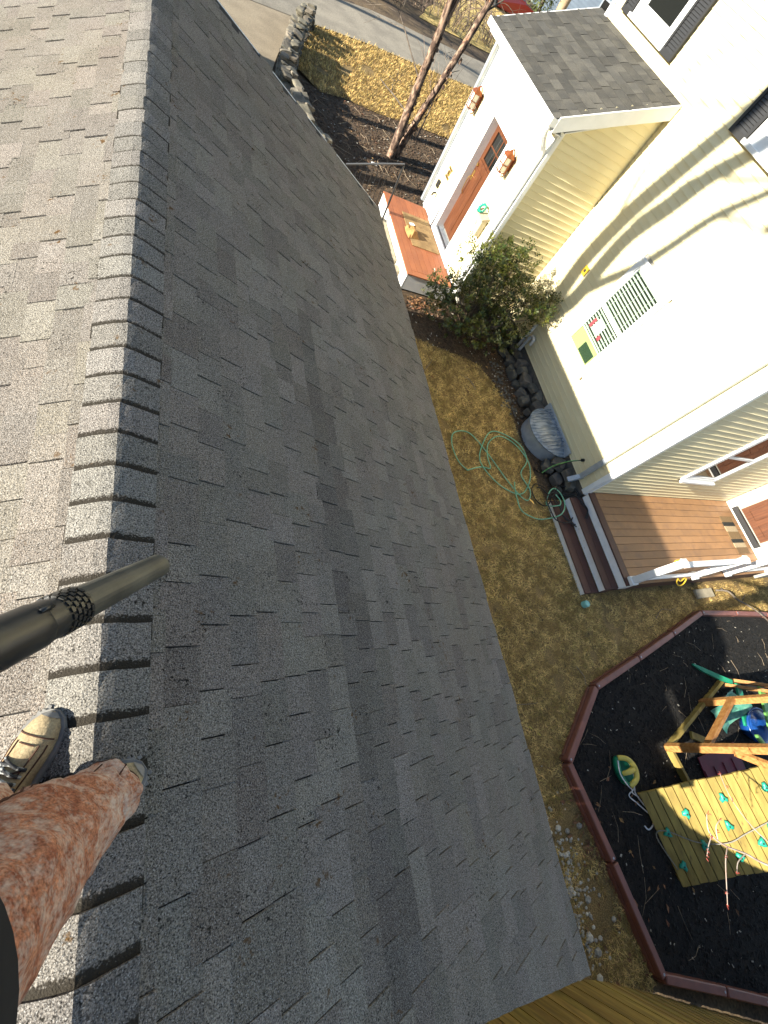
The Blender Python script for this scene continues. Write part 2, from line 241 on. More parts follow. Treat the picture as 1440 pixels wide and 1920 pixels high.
# ---------------------------------------------------------------- mesh helpers
class MB:
    def __init__(self): self.v = []; self.f = []; self.mi = []
    def add(self, vs, fs, mi=0):
        n = len(self.v); self.v += [tuple(x) for x in vs]; self.f += [tuple(i + n for i in q) for q in fs]; self.mi += [mi] * len(fs); return self
    def box(self, x0, x1, y0, y1, z0, z1, mi=0):
        return self.add([(x0, y0, z0), (x1, y0, z0), (x1, y1, z0), (x0, y1, z0), (x0, y0, z1), (x1, y0, z1), (x1, y1, z1), (x0, y1, z1)],
                        [(0, 3, 2, 1), (4, 5, 6, 7), (0, 1, 5, 4), (1, 2, 6, 5), (2, 3, 7, 6), (3, 0, 4, 7)], mi)
    def bbox(self, x0, x1, y0, y1, z0, z1, b=0.006, mi=0):      # box with its top and side edges cut back
        L = []
        for z, d in ((z0, b), (z0 + b, 0), (z1 - b, 0), (z1, b)):
            for (x, y, sx, sy) in ((x0, y0, 1, 1), (x1, y0, -1, 1), (x1, y1, -1, -1), (x0, y1, 1, -1)):
                L += [(x + sx * (d + b), y + sy * d, z), (x + sx * d, y + sy * (d + b), z)]
        rings = []
        for k in range(4):
            q = list(range(k * 8, k * 8 + 8)); rings.append([q[1], q[0], q[2], q[3], q[5], q[4], q[6], q[7]])
        fs = []
        for k in range(3):
            a, c = rings[k], rings[k + 1]
            for i in range(8): j = (i + 1) % 8; fs.append((a[i], a[j], c[j], c[i]))
        fs.append(tuple(reversed(rings[0]))); fs.append(tuple(rings[3]))
        return self.add(L, fs, mi)
    def beam(self, p, q, w, h, up=(0, 0, 1), mi=0):            # square bar from p to q
        p, q = Vector(p), Vector(q); d = (q - p).normalized(); u = Vector(up)
        s = d.cross(u)
        if s.length < 1e-4: s = d.cross(Vector((0, 1, 0)))
        s.normalize(); u = s.cross(d).normalized(); s *= w / 2; u *= h / 2
        vs = [p - s - u, p + s - u, p + s + u, p - s + u, q - s - u, q + s - u, q + s + u, q - s + u]
        return self.add(vs, [(0, 1, 2, 3), (7, 6, 5, 4), (0, 4, 5, 1), (1, 5, 6, 2), (2, 6, 7, 3), (3, 7, 4, 0)], mi)
    def tube(self, pts, r, n=8, cap=True, mi=0, flat=1.0):
        pts = [Vector(p) for p in pts]; m = len(pts)
        rr = r if isinstance(r, (list, tuple)) else [r] * m
        up = Vector((0.13, 0.31, 0.94)); vs = []; last = None
        for i, p in enumerate(pts):
            d = (pts[min(i + 1, m - 1)] - pts[max(i - 1, 0)])
            d = d.normalized() if d.length > 1e-9 else Vector((0, 0, 1))
            s = last if last is not None else (d.cross(up) if d.cross(up).length > 0.05 else d.cross(Vector((1, 0, 0))))
            s = (s - d * s.dot(d)); s = s.normalized() if s.length > 1e-6 else d.orthogonal().normalized()
            last = s; t = d.cross(s)
            for k in range(n):
                a = 2 * math.pi * k / n; vs.append(p + s * (math.cos(a) * rr[i]) + t * (math.sin(a) * rr[i] * flat))
        fs = [(i * n + k, i * n + (k + 1) % n, (i + 1) * n + (k + 1) % n, (i + 1) * n + k) for i in range(m - 1) for k in range(n)]
        if cap: fs += [tuple(reversed(range(n))), tuple(range((m - 1) * n, m * n))]
        return self.add(vs, fs, mi)
    def rings(self, rs, cap=True, mi=0):
        n = len(rs[0]); vs = [p for r in rs for p in r]; m = len(rs)
        fs = [(i * n + k, i * n + (k + 1) % n, (i + 1) * n + (k + 1) % n, (i + 1) * n + k) for i in range(m - 1) for k in range(n)]
        if cap: fs += [tuple(reversed(range(n))), tuple(range((m - 1) * n, m * n))]
        return self.add(vs, fs, mi)
    def prism(self, poly, z0, z1, mi=0):                        # vertical prism over an xy polygon (counter-clockwise)
        n = len(poly); vs = [(x, y, z0) for x, y in poly] + [(x, y, z1) for x, y in poly]
        return self.add(vs, [tuple(reversed(range(n))), tuple(range(n, 2 * n))] + [(i, (i + 1) % n, n + (i + 1) % n, n + i) for i in range(n)], mi)
    def extrude(self, poly, d, mi=0):                           # closed 3-D polygon pushed along vector d
        n = len(poly); d = Vector(d); vs = [Vector(p) for p in poly]; vs += [p + d for p in vs]
        return self.add(vs, [tuple(reversed(range(n))), tuple(range(n, 2 * n))] + [(i, (i + 1) % n, n + (i + 1) % n, n + i) for i in range(n)], mi)
    def mesh(self, name, mats, smooth=False):
        me = bpy.data.meshes.new(name); me.from_pydata(self.v, [], self.f)
        for m in (mats if isinstance(mats, (list, tuple)) else [mats]): me.materials.append(m)
        if any(self.mi): me.polygons.foreach_set('material_index', self.mi)
        if smooth: me.polygons.foreach_set('use_smooth', [True] * len(me.polygons))
        me.update(); return me
    def build(self, name, mats, parent=None, smooth=False, kind=None, label=None):
        return link(name, self.mesh(name, mats, smooth), parent, kind, label)

WM = {}
def wmat(o): return WM.get(o.name, Matrix.Identity(4))
def link(name, me, parent=None, kind=None, label=None, basis=None):
    o = bpy.data.objects.new(name, me); C.objects.link(o)
    if parent is not None:
        o.parent = parent; o.matrix_parent_inverse = wmat(parent).inverted()
    if basis is not None: o.matrix_basis = basis; WM[o.name] = basis.copy()
    if kind: o['kind'] = kind
    if label: o['label'] = label
    return o
def tag(o, label, cat, group=None):
    o['label'] = label; o['category'] = cat
    if group: o['group'] = group
    return o
def thing(name, label, cat, loc=(0, 0, 0), group=None):
    o = bpy.data.objects.new(name, None); C.objects.link(o); o.location = loc; o.empty_display_size = 0.2
    WM[o.name] = Matrix.Translation(Vector(loc)); return tag(o, label, cat, group)
def big_mesh(name, V, F, m, parent=None, kind=None, smooth=False):   # numpy vertices and equal-sized faces
    me = bpy.data.meshes.new(name); k = F.shape[1]
    me.vertices.add(len(V)); me.vertices.foreach_set('co', V.astype(np.float32).ravel())
    me.loops.add(F.size); me.loops.foreach_set('vertex_index', F.astype(np.int32).ravel())
    me.polygons.add(len(F)); me.polygons.foreach_set('loop_start', np.arange(0, F.size, k, dtype=np.int32))
    try: me.polygons.foreach_set('loop_total', np.full(len(F), k, dtype=np.int32))
    except Exception: pass
    me.materials.append(m); me.update(calc_edges=True); me.validate()
    if smooth: me.polygons.foreach_set('use_smooth', [True] * len(me.polygons))
    return link(name, me, parent, kind)
def nv(p, s=1.0): return noise.noise(Vector(p) * s)
def sm(a, b, t):
    t = min(1, max(0, (t - a) / (b - a))); return t * t * (3 - 2 * t)
def zg(x, y): return 0.075 * min(4, max(0, x - 3.4)) * sm(8.0, 11.0, y)     # the front yard rises towards the house
def smooth_path(pts, k=8):
    P = [Vector(p) for p in pts]; P = [P[0]] + P + [P[-1]]; out = []
    for i in range(1, len(P) - 2):
        a, b, c, d = P[i - 1], P[i], P[i + 1], P[i + 2]
        for j in range(k):
            t = j / k; out.append(0.5 * ((2 * b) + (c - a) * t + (2 * a - 5 * b + 4 * c - d) * t * t + (3 * b - a - 3 * c + d) * t ** 3))
    out.append(P[-2]); return out
def rock_mesh(seed, sub=2, rough=0.35):
    bm = bmesh.new(); bmesh.ops.create_icosphere(bm, subdivisions=sub, radius=1)
    for v in bm.verts:
        d = v.co.normalized(); v.co = d * (1 + rough * noise.noise(d * 1.3 + Vector((seed * 7.1, seed * 3.3, 0))) + rough * 0.4 * noise.noise(d * 3.1 + Vector((0, seed * 5.7, seed))))
        for k in range(3): v.co[k] = max(-0.66, min(0.66, v.co[k]))
    me = bpy.data.meshes.new('rock'); bm.to_mesh(me); bm.free(); return me
# ---------------------------------------------------------------- ground sheets
def sheet(name, poly, m, dz, step=0.5, jag=0.0, label=None):
    pts = []; n = len(poly)
    for i in range(n):
        a = Vector(poly[i]); b = Vector(poly[(i + 1) % n]); k = max(1, int((b - a).length / step))
        for j in range(k):
            p = a.lerp(b, j / k); pts.append((p.x + jag * nv((p.x, p.y, 1), 2.3), p.y + jag * nv((p.x, p.y, 9), 2.3)))
    nb = len(pts); xs = [p[0] for p in pts]; ys = [p[1] for p in pts]
    def inside(x, y):
        c = False; j = nb - 1
        for i in range(nb):
            if (ys[i] > y) != (ys[j] > y) and x < (xs[j] - xs[i]) * (y - ys[i]) / (ys[j] - ys[i]) + xs[i]: c = not c
            j = i
        return c
    allp = list(pts); st = max(step, (max(xs) - min(xs)) / 40)
    x = min(xs) + st / 2
    while x < max(xs):
        y = min(ys) + st / 2
        while y < max(ys):
            if inside(x, y): allp.append((x, y))
            y += st
        x += st
    r = geometry.delaunay_2d_cdt([Vector(p) for p in allp], [(i, (i + 1) % nb) for i in range(nb)], [list(range(nb))], 1, 1e-4)
    me = bpy.data.meshes.new(name)
    me.from_pydata([(p.x, p.y, zg(p.x, p.y) + dz) for p in r[0]], [], [tuple(f) for f in r[2]]); me.materials.append(m); me.update()
    if me.polygons and me.polygons[0].normal.z < 0: me.flip_normals()
    o = link(name, me, None, 'structure'); pc = [tuple(p) for p in poly]
    def quick(x, y):
        c = False; j = len(pc) - 1
        for i in range(len(pc)):
            if (pc[i][1] > y) != (pc[j][1] > y) and x < (pc[j][0] - pc[i][0]) * (y - pc[i][1]) / (pc[j][1] - pc[i][1]) + pc[i][0]: c = not c
            j = i
        return c
    return o, quick

# a wide base sheet to the horizon, fine near the house
gx = sorted(set([-300, -150, -80, -40, -20] + [i * 1.0 for i in range(-10, 25)] + [30, 40, 60, 100, 180, 300]))
gy = sorted(set([-300, -150, -60, -20, -10] + [i * 1.0 for i in range(-6, 26)] + [30, 36, 45, 60, 90, 150, 300]))
g = MB(); g.v = [(x, y, zg(x, y) - 0.05) for y in gy for x in gx]; nx = len(gx)
g.f = [(j * nx + i, j * nx + i + 1, (j + 1) * nx + i + 1, (j + 1) * nx + i) for j in range(len(gy) - 1) for i in range(nx - 1)]
g.build('ground', m_dirt, kind='structure')
PLAY = [(4.62, -1.20), (5.57, -0.45), (6.73, -0.20), (7.87, 0.06), (9.0, 0.33), (10.15, 0.22), (11.3, 0.10), (12.4, -0.3), (13.0, -2.2), (12.6, -5.5), (9.4, -5.35), (6.62, -4.2), (5.95, -3.86), (5.05, -3.42), (4.85, -2.30)]
side_lawn, in_side = sheet('lawn', [(-6, -2.2), (1.5, -2.4), (2.3, -2.6), (3.1, -2.9), (4.0, -3.1), (4.9, -3.55), (5.0, -3.45), (4.82, -2.3), (4.6, -1.17), (5.56, -0.40), (6.73, -0.15), (7.87, 0.1), (9.0, 0.38), (10.15, 0.27), (11.3, 0.15), (14, 0.3),
    (14, 3.0), (6.9, 2.7), (6.05, 2.6), (5.95, 3.6), (6.0, 4.8), (5.55, 5.7), (4.25, 6.0), (2.2, 6.2), (-6, 6.0)], m_lawn, 0.0, 0.3, 0.10)
front_lawn, in_front = sheet('lawn', [(2.75, 15.0), (3.3, 14.25), (3.9, 14.45), (4.8, 14.35), (6.1, 14.45), (7.4, 14.45), (9, 13.5), (14, 13.5), (14, 20.6), (10.2, 19.85), (7.5, 18.85), (5.6, 18.75), (3.6, 18.3), (3.0, 16.6)], m_lawn, 0.0, 0.35, 0.10)
sheet('mulch_bed', [(2.2, 6.0), (4.25, 5.85), (5.55, 5.55), (6.0, 4.7), (5.9, 3.4), (6.7, 3.0), (7.4, 7.2), (7.4, 10.0), (9.5, 10.2), (9.2, 13.7), (7.4, 14.6), (6.1, 14.65), (4.8, 14.5), (3.9, 14.6), (3.3, 14.4), (2.5, 14.6), (2.0, 11)], m_bed, -0.012, 0.35, 0.08)
sheet('play_mulch', PLAY, m_mulch, 0.012, 0.3, 0.0)
sheet('driveway', [(-9, 6.5), (2.2, 8.0), (2.0, 11.5), (1.9, 13.5), (2.3, 15.3), (2.9, 17.6), (3.5, 18.6), (1.0, 19.6), (-9, 16.5)], m_drive, -0.02, 0.8, 0.05)
sheet('road', [(-40, 3.5), (-9, 14.2), (0.0, 17.0), (3.6, 18.45), (5.57, 18.86), (7.53, 19.0), (10.2, 20.0), (14, 21.2), (45, 33), (45, 38), (14, 24.6), (10.7, 23.2), (7.86, 22.1), (5.92, 21.9), (4.88, 21.5), (0, 19.6), (-40, 8)], m_road, -0.012, 0.9, 0.04)
sheet('road_verge', [(8.5, 24.2), (13, 25.6), (22, 30), (24, 36), (17, 37), (13, 33)], m_straw, -0.03, 1.0, 0.3)

hl = MB(); K_ = 96  # unseen ring of hills added to block low sky glow, tallest sunward
for j in range(5):
    for k in range(K_):
        a = 2 * math.pi * k / K_; west = .5 - .5 * math.cos(a); r = 95 + j * 22
        hl.v.append((r * math.cos(a), r * math.sin(a), -.2 + (0, .55, .9, 1.0, .8)[j] * (9 + 17 * west ** 2) * (1 + .22 * nv((math.cos(a) * 4, math.sin(a) * 4, j), 1))))
hl.f = [(j * K_ + k, j * K_ + (k + 1) % K_, (j + 1) * K_ + (k + 1) % K_, (j + 1) * K_ + k) for j in range(4) for k in range(K_)]
hl.build('sky_block_hills', mat('sky_block_hill', (0.055, 0.045, 0.032), (0.09, 0.07, 0.045), scale=.15, detail=8, rough=.95), kind='structure', smooth=True)

# ---------------------------------------------------------------- the low house whose roof we stand on
TP = 0.53; TH = math.atan(TP); RX, RZ = -0.17, 3.2; CT, ST = math.cos(TH), math.sin(TH)
Y0, Y1, EX = -0.85, 6.42, 2.64
SL = (EX - RX) / CT; EXPO = 0.1306
def cut_y(x): return -0.85 - 0.405 * abs(x - RX)             # the near end of the roof runs askew
low = thing('low_house', 'low house with weathered grey shingle roof filling the left of the photo', 'house', (RX, 2.8, 0))
wl_ = MB()
xs = 2.3
wl_.prism([(-xs - 0.34, cut_y(-xs - .34) + .25), (RX, cut_y(RX) + .25), (xs, cut_y(xs) + .25), (xs, Y1 - .22), (-xs - .34, Y1 - .22)], -0.04, 1.62)
wl_.build('wall', m_sid, low)
gw = MB()
for yy in (Y1 - 0.32,):
    gw.extrude([(-xs - .33, yy, 1.62), (xs - .01, yy, 1.62), (RX, yy, RZ - 0.16)], (0, 0.1, 0))
gw.build('gable_wall', m_sid, low)
ends = MB()
def slopept(side, s, y, h=0.0): return (RX + side * (s * CT + h * ST), y, RZ - s * ST + h * CT)
roofs = {}
for side, lab in ((1, 'shaded roof slope facing the cream house'), (-1, 'sunlit roof slope')):
    top = [slopept(side, 0.0, cut_y(RX), -0.004), slopept(side, SL, cut_y(EX), -0.004), slopept(side, SL, Y1, -0.004), slopept(side, 0.0, Y1, -0.004)]
    if side < 0: top = top[::-1]
    roofs[side] = MB().extrude(top[::-1], (0, 0, -0.05)).build('roof_slope', m_under, low, label=lab)
fa = MB()
for side in (1, -1):
    fa.beam(slopept(side, SL + .012, cut_y(EX), -.07), slopept(side, SL + .012, Y1, -.07), 0.022, 0.12)
    fa.beam(slopept(side, 0.02, Y1 + .012, -.05), slopept(side, SL, Y1 + .012, -.05), 0.02, 0.10)
fa.build('fascia', m_white, low)

# shingle tabs: a few shared shapes, the largest 300 in the picture as objects, the rest joined
def tab_shape(w, raised, wob):
    hb, ht = (0.0125, 0.006) if raised else (0.0075, 0.002)
    l0, l1 = -0.035, EXPO
    v = [(l0, 0, 0), (l1 + wob, 0, 0), (l1 - wob, w, 0), (l0, w, 0), (l0, 0.0006, ht), (l1 + wob, 0.0006, hb), (l1 - wob, w - .0006, hb), (l0, w - .0006, ht)]
    return v, [(4, 5, 6, 7), (0, 1, 5, 4), (1, 2, 6, 5), (2, 3, 7, 6), (3, 0, 4, 7)]
WID = [0.115, 0.15, 0.19, 0.23, 0.28]
TABS = {}
for i, w in enumerate(WID):
    for r in (0, 1):
        v, f = tab_shape(w, r, 0.0015 * (1 if i % 2 else -1)); me = bpy.data.meshes.new('shingle'); me.from_pydata(v, [], f); me.materials.append(m_sh); me.update()
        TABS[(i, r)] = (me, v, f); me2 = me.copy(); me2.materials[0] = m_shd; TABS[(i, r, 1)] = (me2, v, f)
tabs = []; rest_first = []
for side in (1, -1):
    nrow = int((SL - 0.05) / EXPO) + 1
    rot = Matrix(((side * CT, 0, side * ST, 0), (0, side * 1.0, 0, 0), (-ST, 0, CT, 0), (0, 0, 0, 1)))
    for k in range(nrow):
        s = 0.062 + k * EXPO
        if k == 0: pass
        if s + EXPO > SL + 0.02: s = SL + 0.015 - EXPO
        xm = RX + (s + .07) * CT
        y = cut_y(xm); prev = R.randint(0, 1); first = True
        while y < Y1:
            i = R.choice((0, 1, 1, 2, 2, 3, 3, 4)); w = WID[i]; r = 1 - prev if R.random() < 0.72 else prev; prev = r
            if y + w > Y1 + 0.02: break
            lift = R.uniform(0, 0.0022)
            yy = y if side > 0 else y + w
            o = Vector(slopept(side, s, yy, lift)); mtx = Matrix.Translation(o) @ rot
            mtx = mtx @ Matrix.Rotation(R.uniform(-0.006, 0.006), 4, 'Z')
            c = mtx @ Vector((EXPO / 2, w / 2, 0.008)); px = to_px(c)
            area = 0
            if px[2] > 0 and -30 < px[0] < 1470 and -30 < px[1] < 1950:
                n = rot.to_3x3() @ Vector((0, 0, 1)); d = (CAM - c); area = w * EXPO * max(0, n.dot(d.normalized())) / d.length_squared
                if side > 0 and px[0] > 1100: area = 0
            if first:                                           # the first tab of a course is cut along the skewed end
                vv, ff = TABS[(i, r)][1:]; sk = [cut_y(RX + q[0] * CT + (s) * CT) - cut_y(xm) for q in vv]
                nvv = []
                for q, k_ in zip(vv, sk):
                    near = (q[1] < w / 2); near = near if side > 0 else not near
                    nvv.append((q[0], q[1] + (side * k_ if near else 0), q[2]))
                rest_first.append((side, [mtx @ Vector(q) for q in nvv], ff)); first = False; y += w + .003; continue
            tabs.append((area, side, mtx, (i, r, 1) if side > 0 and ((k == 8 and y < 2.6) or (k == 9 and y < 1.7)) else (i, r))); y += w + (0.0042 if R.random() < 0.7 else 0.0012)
tabs.sort(key=lambda t: -t[0])
rest = {1: MB(), -1: MB(), 'dark': MB()}
for side, v, f in rest_first: rest[side].add(v, f)
for n_, (area, side, mtx, key) in enumerate(tabs):
    me, v, f = TABS[key]
    if n_ < 300: link('shingle', me, roofs[side], basis=mtx)
    else: rest['dark' if len(key) > 2 else side].add([mtx @ Vector(p) for p in v], f)
for side in (1, -1): rest[side].build('shingle_field', m_sh, roofs[side], kind='stuff')
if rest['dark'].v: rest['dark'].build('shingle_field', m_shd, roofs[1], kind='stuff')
# ridge caps: each a bent piece whose raised butt end faces away
rg = MB(); rg.beam((RX, cut_y(RX) + .02, RZ - 0.012), (RX, Y1, RZ - .012), 0.05, 0.02); ridge = rg.build('ridge', m_under, low)
CAPS = []
for vv in range(4):
    rn = random.Random(vv); b = MB(); prof = []
    WC = 0.152
    for a in (-1.0, -0.62, -0.3, -0.12, 0, 0.12, 0.3, 0.62, 1.0):
        s = abs(a) * WC; x = math.copysign(s * CT, a) if a else 0; z = -s * ST
        if abs(a) < 0.4: z -= 0.010 * (1 - abs(a) / 0.4) ** 1.5
        prof.append((x, z))
    rngs = []
    for (yy, h, th) in ((-0.05, 0.012, 0.012), (0.0, 0.015, 0.012), (0.026, 0.017, 0.012), (0.046, 0.018, 0.012), (0.09, 0.021, 0.014), (0.135, 0.026, 0.018), (0.146, 0.026, 0.020)):
        up = [(x * (1 + 0.0) + rn.uniform(-.001, .001), yy + rn.uniform(-.002, .002), z + h + rn.uniform(-.001, .001)) for x, z in prof]
        dn = [(x * 0.99, yy, z + h - th) for x, z in reversed(prof)]
        rngs.append(up + dn)
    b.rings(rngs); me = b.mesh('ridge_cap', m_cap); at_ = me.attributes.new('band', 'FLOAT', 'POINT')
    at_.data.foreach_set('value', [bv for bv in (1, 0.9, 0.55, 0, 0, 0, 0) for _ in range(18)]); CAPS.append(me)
y = cut_y(RX) + 0.06; k = 0
while y < Y1 - 0.1:
    mt = Matrix.Translation((RX + R.uniform(-.004, .004), y, RZ + 0.002)) @ Matrix.Rotation(R.uniform(-.012, .012), 4, 'Z')
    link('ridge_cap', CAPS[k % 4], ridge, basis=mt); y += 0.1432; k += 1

# ---------------------------------------------------------------- cream house
WX = 6.64
house = thing('cream_house', 'large cream sided house with white trim and black shutters on the right', 'house', (9.0, 6.3, 0))
sh = MB(); sh.box(WX + .03, 15.0, 2.64, 10.06, 0.2, 7.6); sh.box(11.40, 15.0, 0.85, 2.64, 0.2, 7.6); sh.box(5.38, WX + .03, 7.21, 10.13, 0.15, 3.30)
# leave the window and door recesses open by setting a dark sheet, painted as room shade, behind the pane instead
sh.build('wall', m_sheath, house)
PITCH = 0.1026
def clap(parent, axis, const, lo, hi, z0, z1, openings=(), sgn=-1, top=None):
    # lapped boards on a wall at axis = const; openings (lo, hi, z0, z1); top(z) may give other limits (raking roof)
    z = z0
    while z < z1 - 0.02:
        p = min(PITCH, z1 - z); a, b = lo, hi
        if top: a, b = top(z, lo, hi)
        segs = [(a, b)]
        for (o0, o1, q0, q1) in openings:
            if z + p > q0 + .01 and z < q1 - .01:
                new = []
                for (s0, s1) in segs:
                    if o1 <= s0 or o0 >= s1: new.append((s0, s1)); continue
                    if o0 > s0: new.append((s0, o0))
                    if o1 < s1: new.append((o1, s1))
                segs = new
        for (s0, s1) in segs:
            if s1 - s0 < 0.03: continue
            prof = [(0.0, z), (0.019, z), (0.0195, z + 0.009), (0.0115, z + 0.0125), (0.0115, z + 0.018), (0.005, z + p + 0.012), (0.0, z + p + 0.012)]
            if axis == 'x': pts = [(const + sgn * o, s0, zz) for o, zz in prof]; d = (0, s1 - s0, 0)
            else: pts = [(s0, const + sgn * o, zz) for o, zz in prof]; d = (s1 - s0, 0, 0)
            MB().extrude(pts, d).build('siding_board', m_sid, parent)
        z += PITCH
W1 = (4.56, 5.54, 1.20, 2.88)                                # casing outlines on the main wall
W2 = (8.20, 9.36, 4.42, 6.0); W3 = (4.50, 5.68, 4.42, 6.0)
clap(house, 'x', WX + .02, 2.70, 7.17, 0.38, 4.17, [W1]); clap(house, 'x', WX + .02, 2.70, 9.98, 4.17, 6.9, [W2, W3])
SW = (8.34, 9.40, 1.13, 2.75)
clap(house, 'y', 2.62, WX + .06, 11.38, 0.46, 6.0, [SW])
cb = MB(); cb.bbox(WX - .012, WX + .012, 2.60, 2.70, 0.36, 6.9, .004); cb.bbox(WX + .013, WX + .085, 2.585, 2.609, 0.36, 6.9, .004); cb.build('corner_board', m_white, house)
cb = MB(); cb.bbox(WX - .012, WX + .012, 9.98, 10.08, 4.0, 6.9, .004); cb.build('corner_board', m_white, house)
rf = MB(); rf.extrude([(WX - .45, 2.2, 6.9), (WX + 4.4, 2.2, 9.3), (15.5, 2.2, 7.0)], (0, 8.3, 0)); rf.build('main_roof', m_roofd, house)
# far wing wall with the brown door at the end of the deck
EWX = 11.38
dw = (1.42, 2.40, 0.46, 2.66)
wg = MB(); wg.box(EWX - .02, EWX + .01, 2.40, 2.58, 0.44, 7.3); wg.box(EWX - .02, EWX + .01, 0.86, 1.42, 0.44, 7.3); wg.box(EWX - .02, EWX + .01, 1.42, 2.40, 2.66, 7.3)
wg.box(EWX - .03, EWX + .008, 1.42, 2.40, 0.44, 0.50)
wg.build('wing_wall', m_white, house)
bd = MB(); bd.box(EWX - .012, EWX + .016, 1.50, 2.31, 0.62, 2.6); 
for (a, b, c, d) in ((1.58, 1.85, 0.75, 1.3), (1.96, 2.23, 0.75, 1.3), (1.58, 1.85, 1.45, 2.4), (1.96, 2.23, 1.45, 2.4)):
    bd.bbox(EWX - .024, EWX - .011, a, b, c, d, .006)
bdo = bd.build('back_door', m_door, house)
MB().box(EWX - .10, EWX - .02, 1.42, 2.40, 0.50, 0.60).build('threshold', m_metal, bdo)
MB().tube([(EWX - .03, 1.57, 1.5), (EWX - .09, 1.57, 1.5)], [.015, .03], 10).build('handle', m_brass, bdo)

def window_x(outer, inner, X, rail=None, blinds=None, mirror=False, label=None, depth=0.12):
    # window in a wall facing -X: outer and inner (y0, y1, z0, z1)
    y0, y1, z0, z1 = outer; a, b, c, d = inner; f = MB()
    for (p, q, r, s) in ((y0, y1, d, z1), (y0, y1, z0, c), (y0, a, c, d), (b, y1, c, d)): f.bbox(X - .035, X + .02, p, q, r, s, .004)
    f.bbox(X - .075, X - .034, y0 - .03, y1 + .03, z0 - .035, z0 + .02, .005)
    f.bbox(X - .052, X - .034, y0 - .02, y1 + .02, z1 - .02, z1 + .03, .005)
    w = f.build('window', m_white, house, label=label)
    s = MB()
    if rail: s.bbox(X - .012, X + .028, a, b, rail - .028, rail + .028, .004)
    for (p, q, r, t) in ((a - .002, a + .028, c, d), (b - .028, b + .002, c, d)): s.box(X - .006, X + .030, p, q, r, t)
    s.box(X - .007, X + .029, a + .028, b - .028, c - .002, c + .03); s.box(X - .007, X + .029, a + .028, b - .028, d - .03, d + .002)
    s.build('sash', m_white, w)
    MB().box(X + .000, X + .004, a + .028, b - .028, c + .03, d - .03).build('pane', m_mirror if mirror else m_pane, w)
    return w
w1 = window_x(W1, (4.66, 5.44, 1.30, 2.78), WX, rail=2.05, label='first floor window with blinds')
# window recess: a flat sheet painted dark as room shade, blind slats, things on the sill
hole = MB(); hole.add([(WX + .028, 4.66, 1.3), (WX + .028, 5.44, 1.3), (WX + .028, 5.44, 2.78), (WX + .028, 4.66, 2.78)], [(0, 1, 2, 3)])
hole.build('dark_backing', m_dark, w1)
k = 0
for i in range(22):
    z = 2.73 - i * 0.0535
    if z < 1.63: break
    if abs(z - 2.05) < .03: continue
    bl = MB(); bl.beam((WX + .019, 4.69, z), (WX + .019, 5.41, z), 0.018, 0.0035 + 0.017, (0, 0, 1)); bl.build('blind_slat', m_blind, w1)
MB().bbox(WX + .013, WX + .026, 4.69, 5.41, 1.60, 1.632, .003).build('blind_rail', m_blind, w1)
cords = MB()
for yy in (4.80, 5.05, 5.30): cords.box(WX + .0080, WX + .0090, yy, yy + .006, 1.62, 2.74)
cords.build('blind_cord', m_blind, w1)
bx = MB(); bx.box(WX + .017, WX + .026, 4.69, 5.41, 1.33, 1.595); bx.build('sill_box', m_acbox, w1)
MB().bbox(WX + .0100, WX + .0165, 4.74, 5.10, 1.345, 1.53, .002).build('sill_box', m_acdark, w1, label='dark green box behind the glass')
pp = MB(); pp.box(WX + .0075, WX + .0083, 5.02, 5.24, 1.72, 1.92); pp.build('paper_sheet', m_paper, w1)
pp = MB(); pp.box(WX + .0073, WX + .0081, 4.92, 5.0, 1.70, 1.78); pp.box(WX + .0073, WX + .0081, 5.26, 5.33, 1.70, 1.86); pp.build('red_card', mat('red_card', (0.45, 0.08, 0.12)), w1)
window_x(W2, (8.34, 9.20, 4.58, 5.9), WX, rail=5.2, mirror=True, label='upper window above the entry roof')
window_x(W3, (4.62, 5.56, 4.58, 5.9), WX, rail=5.2, mirror=True, label='upper window at the photo edge')
def shutter(y0, y1, z0, z1):
    s = MB(); X = WX - .02
    s.box(X - .030, X, y0, y0 + .05, z0, z1); s.box(X - .030, X, y1 - .05, y1, z0, z1); s.box(X - .030, X, y0 + .05, y1 - .05, z0, z0 + .07); s.box(X - .030, X, y0 + .05, y1 - .05, z1 - .07, z1)
    o = s.build('shutter', m_shut, house); l = MB(); z = z0 + .07
    while z < z1 - .08:
        l.add([(X - .022, y0 + .05, z), (X - .022, y1 - .05, z), (X - .006, y1 - .05, z + .045), (X - .006, y0 + .05, z + .045), (X - .016, y0 + .05, z - .004), (X - .016, y1 - .05, z - .004)], [(0, 1, 2, 3), (0, 4, 5, 1), (4, 3, 2, 5)]); z += .036
    l.box(X - .006, X - .003, y0 + .04, y1 - .04, z0 + .05, z1 - .05)
    l.build('louver', m_shut, o)
for (a, b) in ((7.86, 8.19), (9.37, 9.68), (5.69, 6.03), (4.12, 4.45)): shutter(a, b, 4.38, 6.0)
# side window on the deck wall
f = MB(); Yw = 2.62; x0, x1, z0, z1 = SW
for (p, q, r, s) in ((x0, x1, z1 - .1, z1), (x0, x1, z0, z0 + .1), (x0, x0 + .09, z0 + .1, z1 - .1), (x1 - .09, x1, z0 + .1, z1 - .1)): f.bbox(p, q, Yw - .05, Yw - .002, r, s, .004)
f.bbox(x0 - .03, x1 + .03, Yw - .10, Yw - .049, z0 - .02, z0 + .03, .004)
w = f.build('window', m_white, house, label='side window beside the back deck')
s = MB(); s.box(x0 + .09, x1 - .09, Yw - .04, Yw - .012, 1.88, 1.93); s.box(x0 + .09, x0 + .125, Yw - .041, Yw - .013, z0 + .1, z1 - .1); s.box(x1 - .125, x1 - .09, Yw - .041, Yw - .013, z0 + .1, z1 - .1); s.box(x0 + .125, x1 - .125, Yw - .043, Yw - .014, z0 + .1, z0 + .14); s.build('sash', m_white, w)
